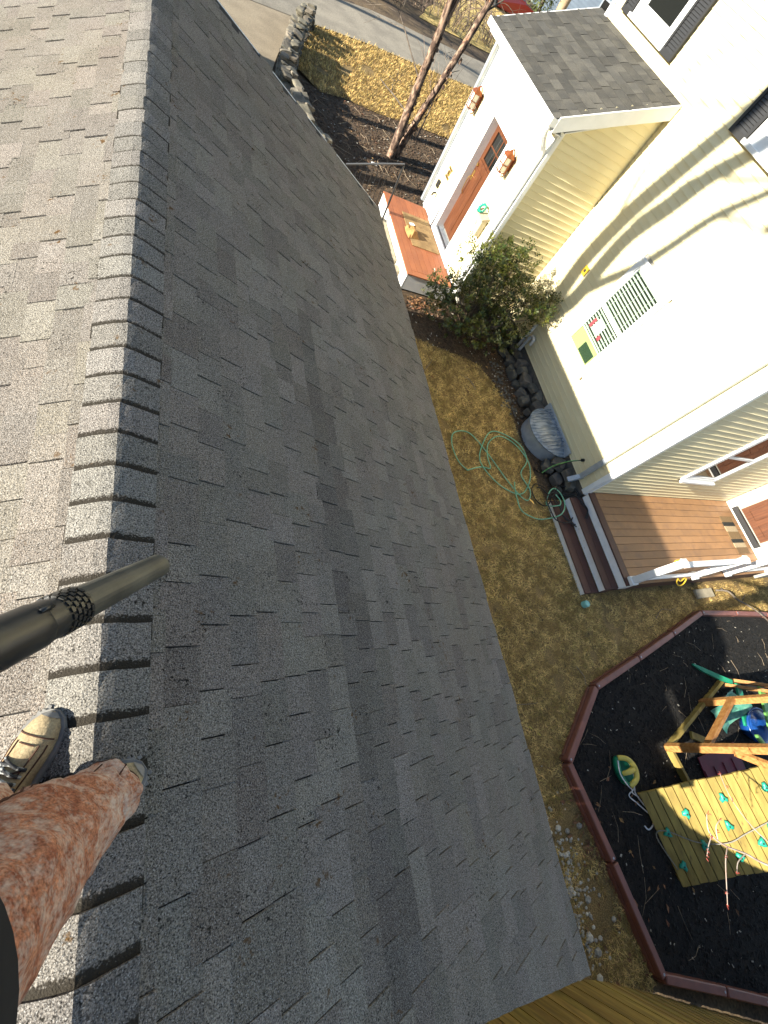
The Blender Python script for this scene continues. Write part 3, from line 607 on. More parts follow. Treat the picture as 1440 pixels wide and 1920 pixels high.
MB().box(x0 + .125, x1 - .125, Yw - .024, Yw - .020, z0 + .14, z1 - .1).build('pane', m_mirror, w)
# downspout near the corner, vent pipes, wall plates
ds = MB(); ds.bbox(WX - .085, WX - .02, 2.86, 2.95, 0.44, 6.8, .008); ds.beam((WX - .05, 2.905, 0.47), (WX - .24, 2.905, 0.33), .085, .06); ds.build('downspout', m_alu, house)
for (yy, z0, z1, go) in ((6.22, 0.1, 0.86, 0), (6.10, 0.1, 0.62, 1)):
    t = [(WX - .05, yy, z0), (WX - .05, yy, z1)]
    if go: t = smooth_path([(WX - .06, yy, z0), (WX - .06, yy, z1 - .02), (WX - .07, yy - .05, z1 + .06), (WX - .075, yy - .13, z1 + .05), (WX - .075, yy - .15, z1 - .07)], 6)
    MB().tube(t, 0.033, 12).build('vent_pipe', m_pvc, house, smooth=True)
oo = MB(); oo.tube([(WX - .005, 3.16, 0.62), (WX - .05, 3.16, 0.61)], .028, 10); oo.tube(smooth_path([(WX - .05, 3.16, .61), (WX - .11, 3.17, .57), (WX - .2, 3.2, .45), (WX - .3, 3.22, .22)]), .008, 6); oo.build('outlet_cord', m_hoseb, house)
oo = MB(); oo.tube(smooth_path([(WX - .10, 3.17, .58), (WX - .2, 3.21, .46), (WX - .32, 3.25, .22), (WX - .45, 3.2, .04)]), .010, 6); oo.build('green_cord', m_lime, house)
pl = MB(); pl.bbox(WX - .022, WX - .005, 6.20, 6.33, 1.99, 2.13, .003); pl.box(WX - .024, WX - .021, 6.24, 6.29, 2.035, 2.085, 1); pl.build('wall_plaque', [m_yrope, m_shut], house)
# stone foundation
fnd = MB().box(WX + .02, WX + .06, 2.64, 7.2, -.05, 0.40).build('foundation', m_stonef, house)
ROCKS = [rock_mesh(i) for i in range(7)]
for r_ in ROCKS: r_.materials.append(m_stonef)
rr = random.Random(3); yy = 2.75
while yy < 7.1:
    w = rr.uniform(.07, .17)
    if not (3.45 < yy + w < 4.52):
        for lvl in range(2):
            mt = Matrix.Translation((WX - rr.uniform(.0, .16) - (0.14 if lvl == 0 else 0), yy + w, 0.05 + lvl * .17 + rr.uniform(-.02, .03))) @ Matrix.Rotation(rr.uniform(0, 6), 4, 'Z') @ Matrix.Rotation(rr.uniform(-.3, .3), 4, 'X') @ Matrix.Diagonal((rr.uniform(.11, .20), w * 1.3, rr.uniform(.08, .14), 1))
            link('stone', ROCKS[rr.randint(0, 6)], fnd, basis=mt)
    yy += w * 1.9

# ---------------------------------------------------------------- entry bump with its shed roof
EX0, EYA, EYB = 5.17, 7.17, 10.17
ent = MB()                                                    # front wall sheets round the door opening
DO = (8.26, 9.17, 0.50, 2.56)
for (a, b, c, d) in ((EYA + .02, DO[0], .30, 3.3), (DO[1], EYB - .02, .30, 3.3), (DO[0], DO[1], DO[3], 3.3), (DO[0], DO[1], .30, DO[2])): ent.box(EX0 + .012, EX0 + .044, a, b, c, d)
ent.build('entry_wall', m_white, house)
clap(house, 'x', EX0 + .012, EYA + .10, EYB - .10, 0.40, 3.28, [(8.02, 9.56, .30, 2.74)])
def rake(z, lo, hi): 
    x = EX0 + max(0, (z - 3.28)) / 0.47
    return (max(lo, x - .28), hi)
clap(house, 'y', EYA + .02, EX0 + .06, WX + .02, 0.40, 3.98, (), -1, rake)
gable = MB(); gable.extrude([(EX0 + .02, EYA + .025, 3.2), (WX + .02, EYA + .025, 3.2), (WX + .02, EYA + .025, 3.98), (EX0 + .02, EYA + .025, 3.3)], (0, .02, 0)); gable.build('entry_side', m_sheath, house)
ecb = MB(); ecb.bbox(EX0 - .012, EX0 + .011, EYA - .012, EYA + .10, .34, 3.28, .004); ecb.bbox(EX0 + .0115, EX0 + .07, EYA - .013, EYA + .003, .34, 3.26, .004); ecb.build('entry_corner_board', m_white, house); MB().bbox(EX0 - .012, EX0 + .011, EYB - .10, EYB + .012, .34, 3.28, .004).build('entry_corner_board', m_white, house)
# roof: eave at x 4.95, up to the wall
A_, Bz = 3.40, 4.20; RX0, RX1, RYA, RYB = 4.95, WX + .01, 7.07, 10.34
eth = math.atan2(Bz - A_, RX1 - RX0); ec, es = math.cos(eth), math.sin(eth)
er = MB(); er.extrude([(RX0, RYA, A_ - .005), (RX0, RYB, A_ - .005), (RX1, RYB, Bz - .005), (RX1, RYA, Bz - .005)][::-1], (0, 0, -.03)); erf = er.build('entry_roof', m_under, house)
LEN = (RX1 - RX0) / ec; ESH = []
for i, w in enumerate((.24, .28, .31)):
    for r_ in (0, 1):
        hb = .013 if r_ else .007
        v = [(-.02, 0, 0), (.15, 0, 0), (.15, w, 0), (-.02, w, 0), (-.02, 0, .002), (.15, 0, hb), (.15, w, hb), (-.02, w, .002)]
        me = bpy.data.meshes.new('shingle'); me.from_pydata(v, [], [(4, 5, 6, 7), (0, 1, 5, 4), (1, 2, 6, 5), (2, 3, 7, 6), (3, 0, 4, 7)]); me.materials.append(m_sh2); ESH.append((me, w))
rot = Matrix(((-ec, 0, -es, 0), (0, -1, 0, 0), (-es, 0, ec, 0), (0, 0, 0, 1)))
s = -0.02; row = 0
while s < LEN:
    y = RYB - (0.0 if row % 2 else 0.12); last = R.random() < .5
    y2 = RYB
    while y2 > RYA + .04:
        me, w = R.choice(ESH)
        if y2 - w < RYA - .01: w0 = w; me, w = ESH[0]
        sc_y = 1.0
        if y2 - w < RYA + .09: sc_y = (y2 - RYA - .004) / w
        mt = Matrix.Translation((RX1 - s * ec, y2, Bz - s * es + R.uniform(0, .002))) @ rot
        link('shingle', me, erf, basis=mt @ Matrix.Diagonal((1, sc_y, 1, 1))); y2 -= w * sc_y + .006
    s += .143; row += 1
tr = MB()
tr.extrude([(RX0 - .01, RYA - .012, A_ - .19), (RX1 - .02, RYA - .012, Bz - .19), (RX1 - .02, RYA - .012, Bz + .004), (RX0 - .01, RYA - .012, A_ + .004)], (0, .026, 0))
tr.extrude([(RX0 - .01, RYB - .014, A_ - .19), (RX1 - .02, RYB - .014, Bz - .19), (RX1 - .02, RYB - .014, Bz + .004), (RX0 - .01, RYB - .014, A_ + .004)], (0, .026, 0))
tr.box(RX0 - .008, RX0 + .015, RYA + .015, RYB - .015, A_ - .19, A_ - .012)
tr.extrude([(RX0 + .015, RYA + .015, A_ - .185), (EX0, RYA + .015, A_ - .185), (EX0, RYA + .015, A_ - .17), (RX0 + .015, RYA + .015, A_ - .17)], (0, RYB - RYA - .03, 0))
tr.extrude([(EX0, RYA + .015, A_ - .13), (WX, RYA + .015, Bz - .16), (WX, RYA + .015, Bz - .145), (EX0, RYA + .015, A_ - .115)], (0, .12, 0))
tr.build('rake_board', m_white, house)
gt = MB(); gxx = RX0 - .012                                   # open gutter along the eave
for (o, z0, z1, t) in ((0.0, A_ - .13, A_ - .02, .006), (-.105, A_ - .13, A_ - .03, .006)): gt.box(gxx + o - t, gxx + o, RYA - .005, RYB + .005, z0, z1)
gt.box(gxx - .104, gxx - .006, RYA - .005, RYB + .005, A_ - .136, A_ - .129); gt.box(gxx - .104, gxx - .006, RYA - .008, RYA - .002, A_ - .129, A_ - .03); gt.box(gxx - .104, gxx - .006, RYB + .001, RYB + .006, A_ - .129, A_ - .03)
gt.build('gutter', m_white, house)
dsp = MB(); pth = smooth_path([(gxx - .05, EYA - .02, A_ - .12), (gxx - .05, EYA - .02, A_ - .22), (gxx + .06, EYA + .02, A_ - .36), (EX0 - .07, EYA + .045, A_ - .48), (EX0 - .065, EYA + .05, 2.6), (EX0 - .065, EYA + .05, 0.45)], 5)
dsp.tube(pth, .046, 8); 
for i in range(9): dsp.tube([pth[3 + i] + Vector((0, 0, .004)), pth[3 + i] - Vector((0, 0, .004))], .052, 8)
dsp.build('entry_downspout', m_white, house)
dp2 = MB(); dp2.bbox(EX0 - .10, EX0 - .02, EYB - .02, EYB + .06, .4, 3.25, .008); dp2.build('entry_downspout', m_alu, house)
# door, casing and sidelight posts
cs = MB()
for (a, b, p) in ((DO[0] - .10, DO[0], .05), (DO[1], DO[1] + .10, .05), (DO[1] + .16, DO[1] + .36, .04)): cs.bbox(EX0 - p, EX0 + .012, a, b, .40, DO[3] + (.12 if p > .045 else .02), .006)
cs.bbox(EX0 - .055, EX0 + .012, DO[0] - .13, DO[1] + .13, DO[3] + .0, DO[3] + .14, .006)
cs.box(EX0 - .02, EX0 + .19, DO[0] - .003, DO[0] + .02, DO[2], DO[3]); cs.box(EX0 - .02, EX0 + .19, DO[1] - .02, DO[1] + .003, DO[2], DO[3]); cs.box(EX0 - .02, EX0 + .19, DO[0] + .02, DO[1] - .02, DO[3] - .012, DO[3] + .003)
cs.build('door_casing', m_white, house)
dr = MB(); X = EX0 + .14; a, b = DO[0] + .022, DO[1] - .022
gl = (a + .12, b - .12, 1.96, 2.42)
dr.box(X, X + .04, a, gl[0], .56, 2.54); dr.box(X, X + .04, gl[1], b, .56, 2.54); dr.box(X + .001, X + .039, gl[0], gl[1], .56, gl[2]); dr.box(X + .001, X + .039, gl[0], gl[1], gl[3], 2.54)
dr.bbox(X - .025, X, gl[0] - .05, gl[1] + .05, gl[2] - .10, gl[2] - .04, .006)
for (p, q) in ((a + .10, (a + b) / 2 - .03), ((a + b) / 2 + .03, b - .10)): dr.bbox(X - .008, X + .001, p, q, .70, 1.78, .006)
door = dr.build('front_door', m_door, house)
mu = MB(); mu.box(X + .012, X + .03, (gl[0] + gl[1]) / 2 - .014, (gl[0] + gl[1]) / 2 + .014, gl[2], gl[3]); mu.box(X + .0125, X + .029, gl[0], gl[1], 2.18, 2.205); mu.build('muntin', m_door, door)
for i in (0, 1):
    ya, yb = (gl[0], (gl[0] + gl[1]) / 2 - .014) if i == 0 else ((gl[0] + gl[1]) / 2 + .014, gl[1])
    MB().box(X + .018, X + .022, ya, yb, gl[2], gl[3]).build('pane', m_mirror, door)
h = MB(); hy = b - .07
h.tube(smooth_path([(X - .01, hy, 1.62), (X - .06, hy, 1.58), (X - .065, hy, 1.45), (X - .05, hy, 1.32), (X - .005, hy, 1.28)], 5), .011, 8); h.bbox(X - .012, X, hy - .03, hy + .03, 1.55, 1.72, .004); h.tube([(X, hy, 1.82), (X - .03, hy, 1.82)], .03, 12)
h.build('handle', m_brass, door)
MB().box(EX0 - .03, EX0 + .20, DO[0] - .02, DO[1] + .02, .47, .50).build('threshold', m_alu, house)
pq = MB(); pq.bbox(EX0 - .03, EX0 - .002, 9.66, 9.76, 1.22, 1.30, .004); pq.bbox(EX0 - .028, EX0 - .002, 9.62, 9.80, 1.32, 1.36, .004); pq.bbox(EX0 - .028, EX0 - .002, 9.62, 9.80, 1.16, 1.20, .004); pq.build('number_plaque', m_brass, house)
pq = MB(); pq.bbox(EX0 - .05, EX0 - .002, 9.86, 9.96, .86, 1.0, .008); pq.tube([(EX0 - .03, 9.80, .80), (EX0 - .09, 9.80, .78), (EX0 - .10, 9.80, .72)], .02, 8); pq.build('hose_bib', m_metal, house)
# ---------------------------------------------------------------- entry deck
ed = thing('entry_deck', 'small red brown deck with white risers in front of the entry door', 'deck', (4.65, 8.65, 0))
DX0, DX1, DY0, DY1, DZ = 4.08, 5.155, 7.34, 9.98, 0.36
n = 8; bw = (DX1 - DX0) / n
for i in range(n):
    MB().bbox(DX0 + i * bw + .003, DX0 + (i + 1) * bw - .003, DY0 + (.145 if i else .0), DY1, DZ - .026, DZ, .003).build('deck_board', m_deckf, ed)
MB().bbox(DX0 + bw + .003, DX1 - .002, DY0, DY0 + .139, DZ - .026, DZ, .003).build('deck_board', m_deckf, ed)
rs = MB(); rs.box(DX0 + .015, DX0 + .04, DY0 + .012, DY1 - .012, .0, DZ - .027); rs.box(DX0 + .04, DX1, DY0 + .013, DY0 + .038, .02, DZ - .027); rs.box(DX0 + .04, DX1, DY1 - .038, DY1 - .013, .0, DZ - .027)
rs.build('riser', m_white, ed)
MB().bbox(EX0 - .035, EX0 + .012, DO[0] - .35, DO[1] + .42, DZ + .002, .47, .005).build('kick_board', m_white, ed)
st = tag(MB().bbox(3.72, 4.085, 7.98, 9.35, -.05, .17, .02).build('entry_step', m_step), 'pale stone step in front of the small entry deck', 'step')
rk = rock_mesh(11); rk.materials.append(m_step)
tag(link('step_rock', rk, basis=Matrix.Translation((3.98, 7.76, .07)) @ Matrix.Diagonal((.17, .16, .14, 1))), 'pale squared rock at the near end of the entry step', 'rock')
for i, (x, y, s) in enumerate(((3.62, 9.62, .15), (3.78, 9.86, .16), (3.80, 9.55, .12))):
    tag(link('step_rock', rk, basis=Matrix.Translation((x, y, .05)) @ Matrix.Rotation(i * 1.3, 4, 'Z') @ Matrix.Diagonal((s, s * 1.2, s * .8, 1))), ('larger rough yellowish rock', 'farthest rough yellowish rock', 'smallest rough yellowish rock')[i] + ' by the far end of the entry step', 'rock', 'rocks at the far end of the entry step')
hr = thing('handrail', 'thin black iron handrail at the corner of the entry deck', 'handrail', (3.98, 9.2, .17))
MB().tube([(3.98, 9.2, .17), (3.95, 9.2, 1.25)], .019, 10).build('post', m_metal, hr)
MB().tube([(3.955, 9.2, 1.27), (3.55, 9.22, 1.12), (2.9, 9.25, .86)], .017, 8).build('rail', m_rail, hr)
for i in range(7):
    x = 3.72 - i * .10; MB().tube([(x, 9.22, .15 - i * .02), (x, 9.22, 1.16 - i * .055)], .006, 5).build('baluster', m_metal, hr)
MB().tube([(3.7, 9.22, .2), (3.1, 9.26, .06)], .01, 6).build('lower_rail', m_metal, hr)
dm = tag(MB().bbox(4.42, 5.10, 8.32, 9.44, DZ + .002, DZ + .016, .005).build('doormat', m_mat), 'large tan coir doormat on the entry deck', 'doormat')
pk = thing('parcel', 'crumpled brown paper parcel with a white label on the tan doormat', 'parcel', (4.50, 8.72, DZ + .02))
b = MB(); rn = random.Random(5)
P = [[(4.36, 8.50), (4.66, 8.58), (4.60, 8.93), (4.34, 8.88)], .018, .11]
g = []; nseg = 5
for j in range(nseg + 1):
    for i in range(nseg + 1):
        u, v = i / nseg, j / nseg; q = [Vector(p) for p in P[0]]
        p = q[0] * (1 - u) * (1 - v) + q[1] * u * (1 - v) + q[2] * u * v + q[3] * (1 - u) * v
        e = min(u, 1 - u, v, 1 - v); g.append((p.x + rn.uniform(-.012, .012), p.y + rn.uniform(-.012, .012), DZ + .018 + (0 if e == 0 else .09 + rn.uniform(-.035, .035))))
b.add(g, [(j * 6 + i, j * 6 + i + 1, (j + 1) * 6 + i + 1, (j + 1) * 6 + i) for j in range(5) for i in range(5)])
b.build('wrapping', m_card, pk)
MB().extrude([(4.40, 8.74, DZ + .150), (4.51, 8.76, DZ + .158), (4.49, 8.85, DZ + .15), (4.385, 8.83, DZ + .146)], (0, 0, .003)).build('label', m_paper, pk)

# wall lanterns: one model, placed three times
def lantern(root):
    b = MB(); b.bbox(-.012, 0.0, -.055, .055, -.10, .12, .005); b.build('back_plate', m_copper, root)
    c = MB()
    for (x, y) in ((-.20, -.065), (-.20, .065), (-.075, -.065), (-.075, .065)): c.beam((x, y, -.15), (x * 1.0, y, .10), .014, .014, (1, 0, 0))
    for z in (-.15, -.03, .10): 
        for (p, q) in (((-.207, -.072), (-.068, -.072)), ((-.207, .072), (-.068, .072)), ((-.207, -.072), (-.207, .072)), ((-.068, -.072), (-.068, .072))): c.beam((*p, z), (*q, z), .014, .014)
    c.build('cage', m_copper, root)
    r = MB(); r.rings([[(-.137 + sx * s, sy * s, z) for sx, sy in ((-1, -1), (1, -1), (1, 1), (-1, 1))] for s, z in ((.09, .105), (.06, .15), (.025, .175), (.012, .21))]); r.build('cap', m_copper, root)
    gl_ = MB().box(-.195, -.08, -.058, .058, -.14, .09); gl_.build('glass', m_glow, root)
    a = MB(); a.tube(smooth_path([(-.01, 0, .06), (-.05, 0, .16), (-.11, 0, .22), (-.137, 0, .20)], 5), .011, 8); a.tube(smooth_path([(-.01, 0, -.06), (-.03, 0, -.20), (-.06, 0, -.23), (-.075, 0, -.19)], 5), .009, 8)
    a.tube([(-.137, 0, -.15), (-.137, 0, -.19)], [.03, .008], 8); a.build('arm', m_copper, root)
def copy_tree(o, loc, rz, label):
    r = o.copy(); C.objects.link(r); r.location = loc; r.rotation_euler = (0, 0, rz); r['label'] = label
    for ch in list(o.children):
        c = ch.copy(); C.objects.link(c); c.parent = r
    return r
WM0 = WM.copy()
ln = thing('wall_lantern', 'copper wall lantern to the right of the entry door, nearer the green bush', 'lantern', (0, 0, 0), 'copper wall lanterns')
lantern(ln); ln.location = (EX0 - .012, 7.86, 2.42); ln.scale = (0.92, 0.92, 0.92)
l2 = copy_tree(ln, (EX0 - .012, 9.92, 2.42), 0, 'copper wall lantern left of the entry door at the corner of the porch')
l3 = copy_tree(ln, (9.05, 2.60, 2.98), rad(90), 'copper wall lantern over the back deck at the right edge of the photo')
mb_ = thing('wall_mailbox', 'cream wall mailbox with a green wreath on top beside the entry door', 'mailbox', (EX0 - .06, 7.70, 1.5))
MB().bbox(EX0 - .135, EX0 - .015, 7.52, 7.86, 1.33, 1.62, .012).build('box', mat('mailbox_cream', (0.45, 0.41, 0.30), rough=0.5), mb_)
MB().extrude([(EX0 - .145, 7.51, 1.60), (EX0 - .145, 7.51, 1.63), (EX0 - .012, 7.51, 1.68), (EX0 - .012, 7.51, 1.62)], (0, .36, 0)).build('lid', m_step, mb_)
MB().tube([(EX0 - .135, 7.69, 1.49), (EX0 - .142, 7.69, 1.49)], .035, 12).build('emblem', m_step, mb_)
wr = MB(); wr.tube([(EX0 - .11 + .035 * math.cos(a), 7.77 + .075 * math.sin(a), 1.70 + .06 * math.cos(a)) for a in [i * math.pi / 8 for i in range(17)]], .020, 6)
for i in range(16):
    a = i * math.pi / 8; wr.tube([(EX0 - .11 + .035 * math.cos(a), 7.77 + .075 * math.sin(a), 1.70 + .06 * math.cos(a)), (EX0 - .15 + .05 * math.cos(a), 7.77 + .10 * math.sin(a), 1.71 + .085 * math.cos(a))], [.016, .004], 4)
wr.build('wreath', m_teal, mb_)

# ---------------------------------------------------------------- back deck and its steps
bk = thing('back_deck', 'brown composite back deck with white risers leading down to the lawn', 'deck', (9.0, 1.75, 0))
BX0, BX1, BY0, BY1, BZ = 6.68, 11.34, 0.90, 2.60, 0.45
n = 12; bw = (BY1 - BY0) / n
for i in range(n): MB().bbox(BX0 + .148, BX1, BY0 + i * bw + .003, BY0 + (i + 1) * bw - .003, BZ - .026, BZ + R.uniform(-.001, .001), .003).build('deck_board', m_deck, bk)
MB().bbox(BX0 - .012, BX0 + .142, BY0 - .01, BY1, BZ - .026, BZ + .002, .003).build('edge_board', m_decked, bk)
ft = [(BX0, .285, .424, m_whiteworn), (6.38, .13, .258, m_whiteworn), (6.07, -.03, .103, m_whiteworn)]
for (x, z0, z1, m_) in ft:
    rb = MB().box(x, x + .022, BY0, BY1 - .02, z0, z1); rb.build('riser', m_, bk)
for (x0, z) in ((6.38, .285), (6.07, .13)):
    for k in range(2): MB().bbox(x0 - .022 + k * .158, x0 - .022 + k * .158 + .153, BY0 - .005, BY1 - .03, z - .026, z, .004).build('tread', m_decked, bk)
sd = MB(); sd.box(BX0 + .022, BX1, BY0 + .002, BY0 + .026, .12, BZ - .027); sd.box(6.40, 6.66, BY0 + .002, BY0 + .026, -.03, .257); sd.box(6.10, 6.38, BY0 + .003, BY0 + .027, -.03, .102)
sd.build('skirt_board', m_decked, bk)
MB().box(BX0, BX0 + .2, BY0 - .012, BY0 + .001, .26, .424).build('skirt_trim', m_white, bk)
def rail_section(x0, x1, yy, name_label):
    t = bk
    for x in (x0, x1):
        p = MB(); p.bbox(x - .055, x + .055, yy - .055, yy + .055, BZ + .004, 1.34, .006); po = p.build('post', m_white, t)
        MB().bbox(x - .075, x + .075, yy - .075, yy + .075, BZ + .004, BZ + .07, .008).build('post_sleeve', m_white, po)
        c = MB(); c.bbox(x - .072, x + .072, yy - .072, yy + .072, 1.34, 1.365, .006); c.rings([[(x + sx * s, yy + sy * s, z) for sx, sy in ((-1, -1), (1, -1), (1, 1), (-1, 1))] for s, z in ((.06, 1.366), (.008, 1.40))]); c.build('post_cap', m_white, po)
    MB().bbox(x0 + .056, x1 - .056, yy - .045, yy + .045, 1.24, 1.29, .008).build('top_rail', m_white, t)
    MB().bbox(x0 + .056, x1 - .056, yy - .03, yy + .03, .56, .61, .006).build('bottom_rail', m_white, t)
rail_section(6.80, 8.60, .955, ''); 
p = MB(); p.bbox(9.70, 9.81, .90, 1.01, BZ + .004, 1.34, .006); po = p.build('post', m_white, bk); MB().bbox(9.68, 9.83, .88, 1.03, BZ + .004, BZ + .07, .008).build('post_sleeve', m_white, po)
MB().bbox(9.82, 11.3, .91, 1.0, 1.24, 1.29, .008).build('top_rail', m_white, bk); MB().bbox(9.82, 11.3, .925, .985, .56, .61, .006).build('bottom_rail', m_white, bk)
rg_ = thing('striped_mat', 'small striped door mat in tan, black and cream on the back deck', 'doormat', (10.9, 1.78, BZ))
for (a, b, kk) in ((0, .16, 'tan'), (.16, .27, 'black'), (.27, .42, 'cream'), (.42, .62, 'tan'), (.62, .72, 'black'), (.72, .84, 'cream'), (.84, 1.0, 'brown')):
    y0, y1 = 2.20 - a * .86, 2.20 - b * .86
    MB().box(10.66, 11.12, y1, y0, BZ + .003, BZ + .013).build('stripe', m_rug[kk], rg_)
for (pts, lab) in (([(7.30, 1.01, 1.15), (7.27, 1.06, 1.12), (7.18, 1.09, 1.05), (7.20, 1.04, 1.0), (7.27, 1.0, 1.06), (7.30, 1.01, 1.15)], 'yellow strap loop hanging on the deck side of the white rail'),
                   ([(7.85, .90, .60), (7.84, .85, .56), (7.93, .80, .52), (8.05, .81, .53), (8.12, .88, .58), (8.05, .90, .60), (7.95, .86, .57), (7.85, .90, .60)], 'yellow strap loop hanging below the white rail on the lawn side')):
    tag(MB().tube(smooth_path(pts, 5), .011, 6).build('strap_loop', m_yrope, smooth=True), lab, 'strap')
tag(MB().bbox(9.25, 9.85, .60, .78, .005, .06, .01).build('stone_block', m_step), 'pale flat block on the grass below the back deck', 'block')

# ---------------------------------------------------------------- window well and cover
ww = thing('window_well', 'ribbed grey metal window well with a blue grey plastic cover against the house', 'window well', (6.4, 4.0, 0))
cy, rx_, ry_ = 3.98, .54, .52
b = MB(); rr_ = []
for z, o in ((-.05, .0), (.05, .012), (.10, .0), (.15, .012), (.20, .0), (.27, .012)):
    rr_.append([(WX - .03 - (rx_ + o) * math.sin(math.pi * k / 24), cy - (ry_ + o) * math.cos(math.pi * k / 24), z) for k in range(25)])
v = [p for r in rr_ for p in r]; b.add(v, [(j * 25 + k, j * 25 + k + 1, (j + 1) * 25 + k + 1, (j + 1) * 25 + k) for j in range(5) for k in range(24)]); b.build('metal_wall', m_alu, ww, smooth=True)
b = MB(); v = []; K = 48
for j in range(9):
    t = j / 8
    for k in range(K + 1):
        a = math.pi * k / K; rib = .006 * (1 if k % 4 < 2 else -1) * (1 - t)
        v.append((WX - .03 - (rx_ + .03) * t ** .8 * math.sin(a) if j else WX - .03, cy - (ry_ + .03) * (t ** .5 if j else 0) * math.cos(a), .41 - .12 * t ** 2 + rib * (j < 8)))
b.v = v; b.f = [(j * (K + 1) + k, j * (K + 1) + k + 1, (j + 1) * (K + 1) + k + 1, (j + 1) * (K + 1) + k) for j in range(8) for k in range(K)]
o = b.build('cover', m_cover, ww); 
b = MB(); b.tube([(WX - .03 - (rx_ + .035) * math.sin(math.pi * k / 24), cy - (ry_ + .035) * math.cos(math.pi * k / 24), .285) for k in range(25)], .014, 6); b.build('cover_rim', m_cover, ww)
for k in range(13):
    yy = cy - .44 + k * .073; xr = (rx_ - .03) * math.sqrt(max(0, 1 - ((yy - cy) / (ry_ + .01)) ** 2))
    MB().tube([(WX - .04, yy, .425), (WX - .04 - xr * .55, yy + .0, .392), (WX - .04 - xr, yy, .318)], .009, 5).build('cover_rib', m_cover, ww)
MB().bbox(WX - .045, WX - .018, cy - .58, cy + .58, .30, .46, .004).build('flange', m_alu, ww)

# ---------------------------------------------------------------- hoses and small yard things
hz = [(4.45, 3.13), (4.30, 3.30), (4.26, 3.62), (4.40, 3.88), (4.72, 3.90), (5.0, 3.55), (5.25, 3.0), (5.45, 2.66), (5.62, 2.62), (5.72, 2.82), (5.66, 3.15), (5.92, 3.45), (5.86, 3.78), (5.55, 4.0), (5.22, 3.98), (4.93, 3.65), (4.78, 3.35), (4.86, 3.08), (5.10, 2.85), (5.38, 2.72), (5.62, 2.80), (5.86, 3.1), (5.92, 3.45), (5.75, 3.80), (5.42, 3.92), (5.12, 3.75), (4.98, 3.45), (4.95, 3.2), (4.80, 3.22), (4.62, 3.18), (4.45, 3.13)]
hz2 = [(5.40, 2.95), (5.34, 2.80), (5.30, 2.60), (5.33, 2.40), (5.48, 2.28), (5.75, 2.24), (6.05, 2.26), (6.25, 2.45), (6.28, 2.68), (6.15, 2.78), (6.0, 2.70), (5.98, 2.52), (6.1, 2.44), (6.2, 2.55), (6.12, 2.66)]
gh = thing('garden_hose', 'green garden hose lying in loose loops on the dead lawn', 'hose', (5.2, 3.2, 0))
zz = lambda i: .022 + .012 * ((i * 7) % 5) / 2
MB().tube(smooth_path([(x, y, zz(i)) for i, (x, y) in enumerate(hz)], 8), .0102, 8).build('loop', m_hoseg, gh, smooth=True)
MB().tube(smooth_path([(x, y, (.03 if x < 6.0 else .16) + zz(i)) for i, (x, y) in enumerate(hz2)], 8), .0102, 8).build('loop', m_hoseg, gh, smooth=True)
MB().tube([(5.62, 2.62, .05), (5.66, 2.56, .055), (5.67, 2.53, .055)], [.011, .013, .010], 8).build('nozzle', m_brass, gh)
bhz = []
for k in range(52):
    a = k * .42; r = .33 + .10 * math.sin(k * .61); bhz.append((6.28 + .06 * math.sin(k * .23) + r * .9 * math.cos(a) + .0, 2.45 + r * math.sin(a), max(.05, .16 + .02 * (k % 3) + max(0, (6.28 + r * .9 * math.cos(a) - 6.38)) * .55)))
bh = thing('black_hose', 'black hose coiled on the back deck steps beside the house', 'hose', (6.25, 2.45, 0))
MB().tube(smooth_path(bhz, 4), .0105, 7).build('coil', m_hoseb, bh, smooth=True)
MB().tube(smooth_path([(6.12, 2.86, .05), (5.92, 2.95, .04), (5.78, 2.82, .03), (5.80, 2.62, .03), (5.95, 2.5, .05), (6.08, 2.62, .1), (6.0, 2.85, .06), (5.9, 2.86, .05)], 6), .0105, 7).build('coil', m_hoseb, bh, smooth=True)
tag(MB().tube([(6.06, .74, -.02), (6.06, .74, .08), (6.06, .74, .095)], [.055, .055, .045], 16).build('pipe_cap', m_mint, smooth=False), 'mint green pipe cap sticking out of the lawn by the deck steps', 'pipe cap')

# ---------------------------------------------------------------- play area border
bdr = thing('play_border', 'low brown plastic timber border round the black mulch play area', 'border', (7.5, -1.8, 0))
prt = PLAY; nP = len(prt)
for i in range(nP):
    a = Vector((*prt[i], 0)); b = Vector((*prt[(i + 1) % nP], 0)); d = (b - a); L = d.length; k = max(1, round(L / 1.15)); 
    for j in range(k):
        p = a + d * (j / k); q = a + d * ((j + 1) / k); u = d.normalized(); s_ = Vector((-u.y, u.x, 0))
        m4 = Matrix(((u.x, s_.x, 0, p.x), (u.y, s_.y, 0, p.y), (0, 0, 1, 0), (0, 0, 0, 1)))
        ll = (q - p).length
        bb = MB(); bb.bbox(.012, ll - .012, -.045, .045, -.05, .135, .010)
        bb.bbox(.05, ll - .05, .046, .062, -.02, .055, .005); bb.v = [tuple(m4 @ Vector(v)) for v in bb.v]
        o = bb.build('timber', m_timber, bdr)
        bb = MB(); bb.tube([(p.x + u.x * .045, p.y + u.y * .045, .1352), (p.x + u.x * .045, p.y + u.y * .045, .1382)], .013, 10); bb.build('screw', m_alu, o)

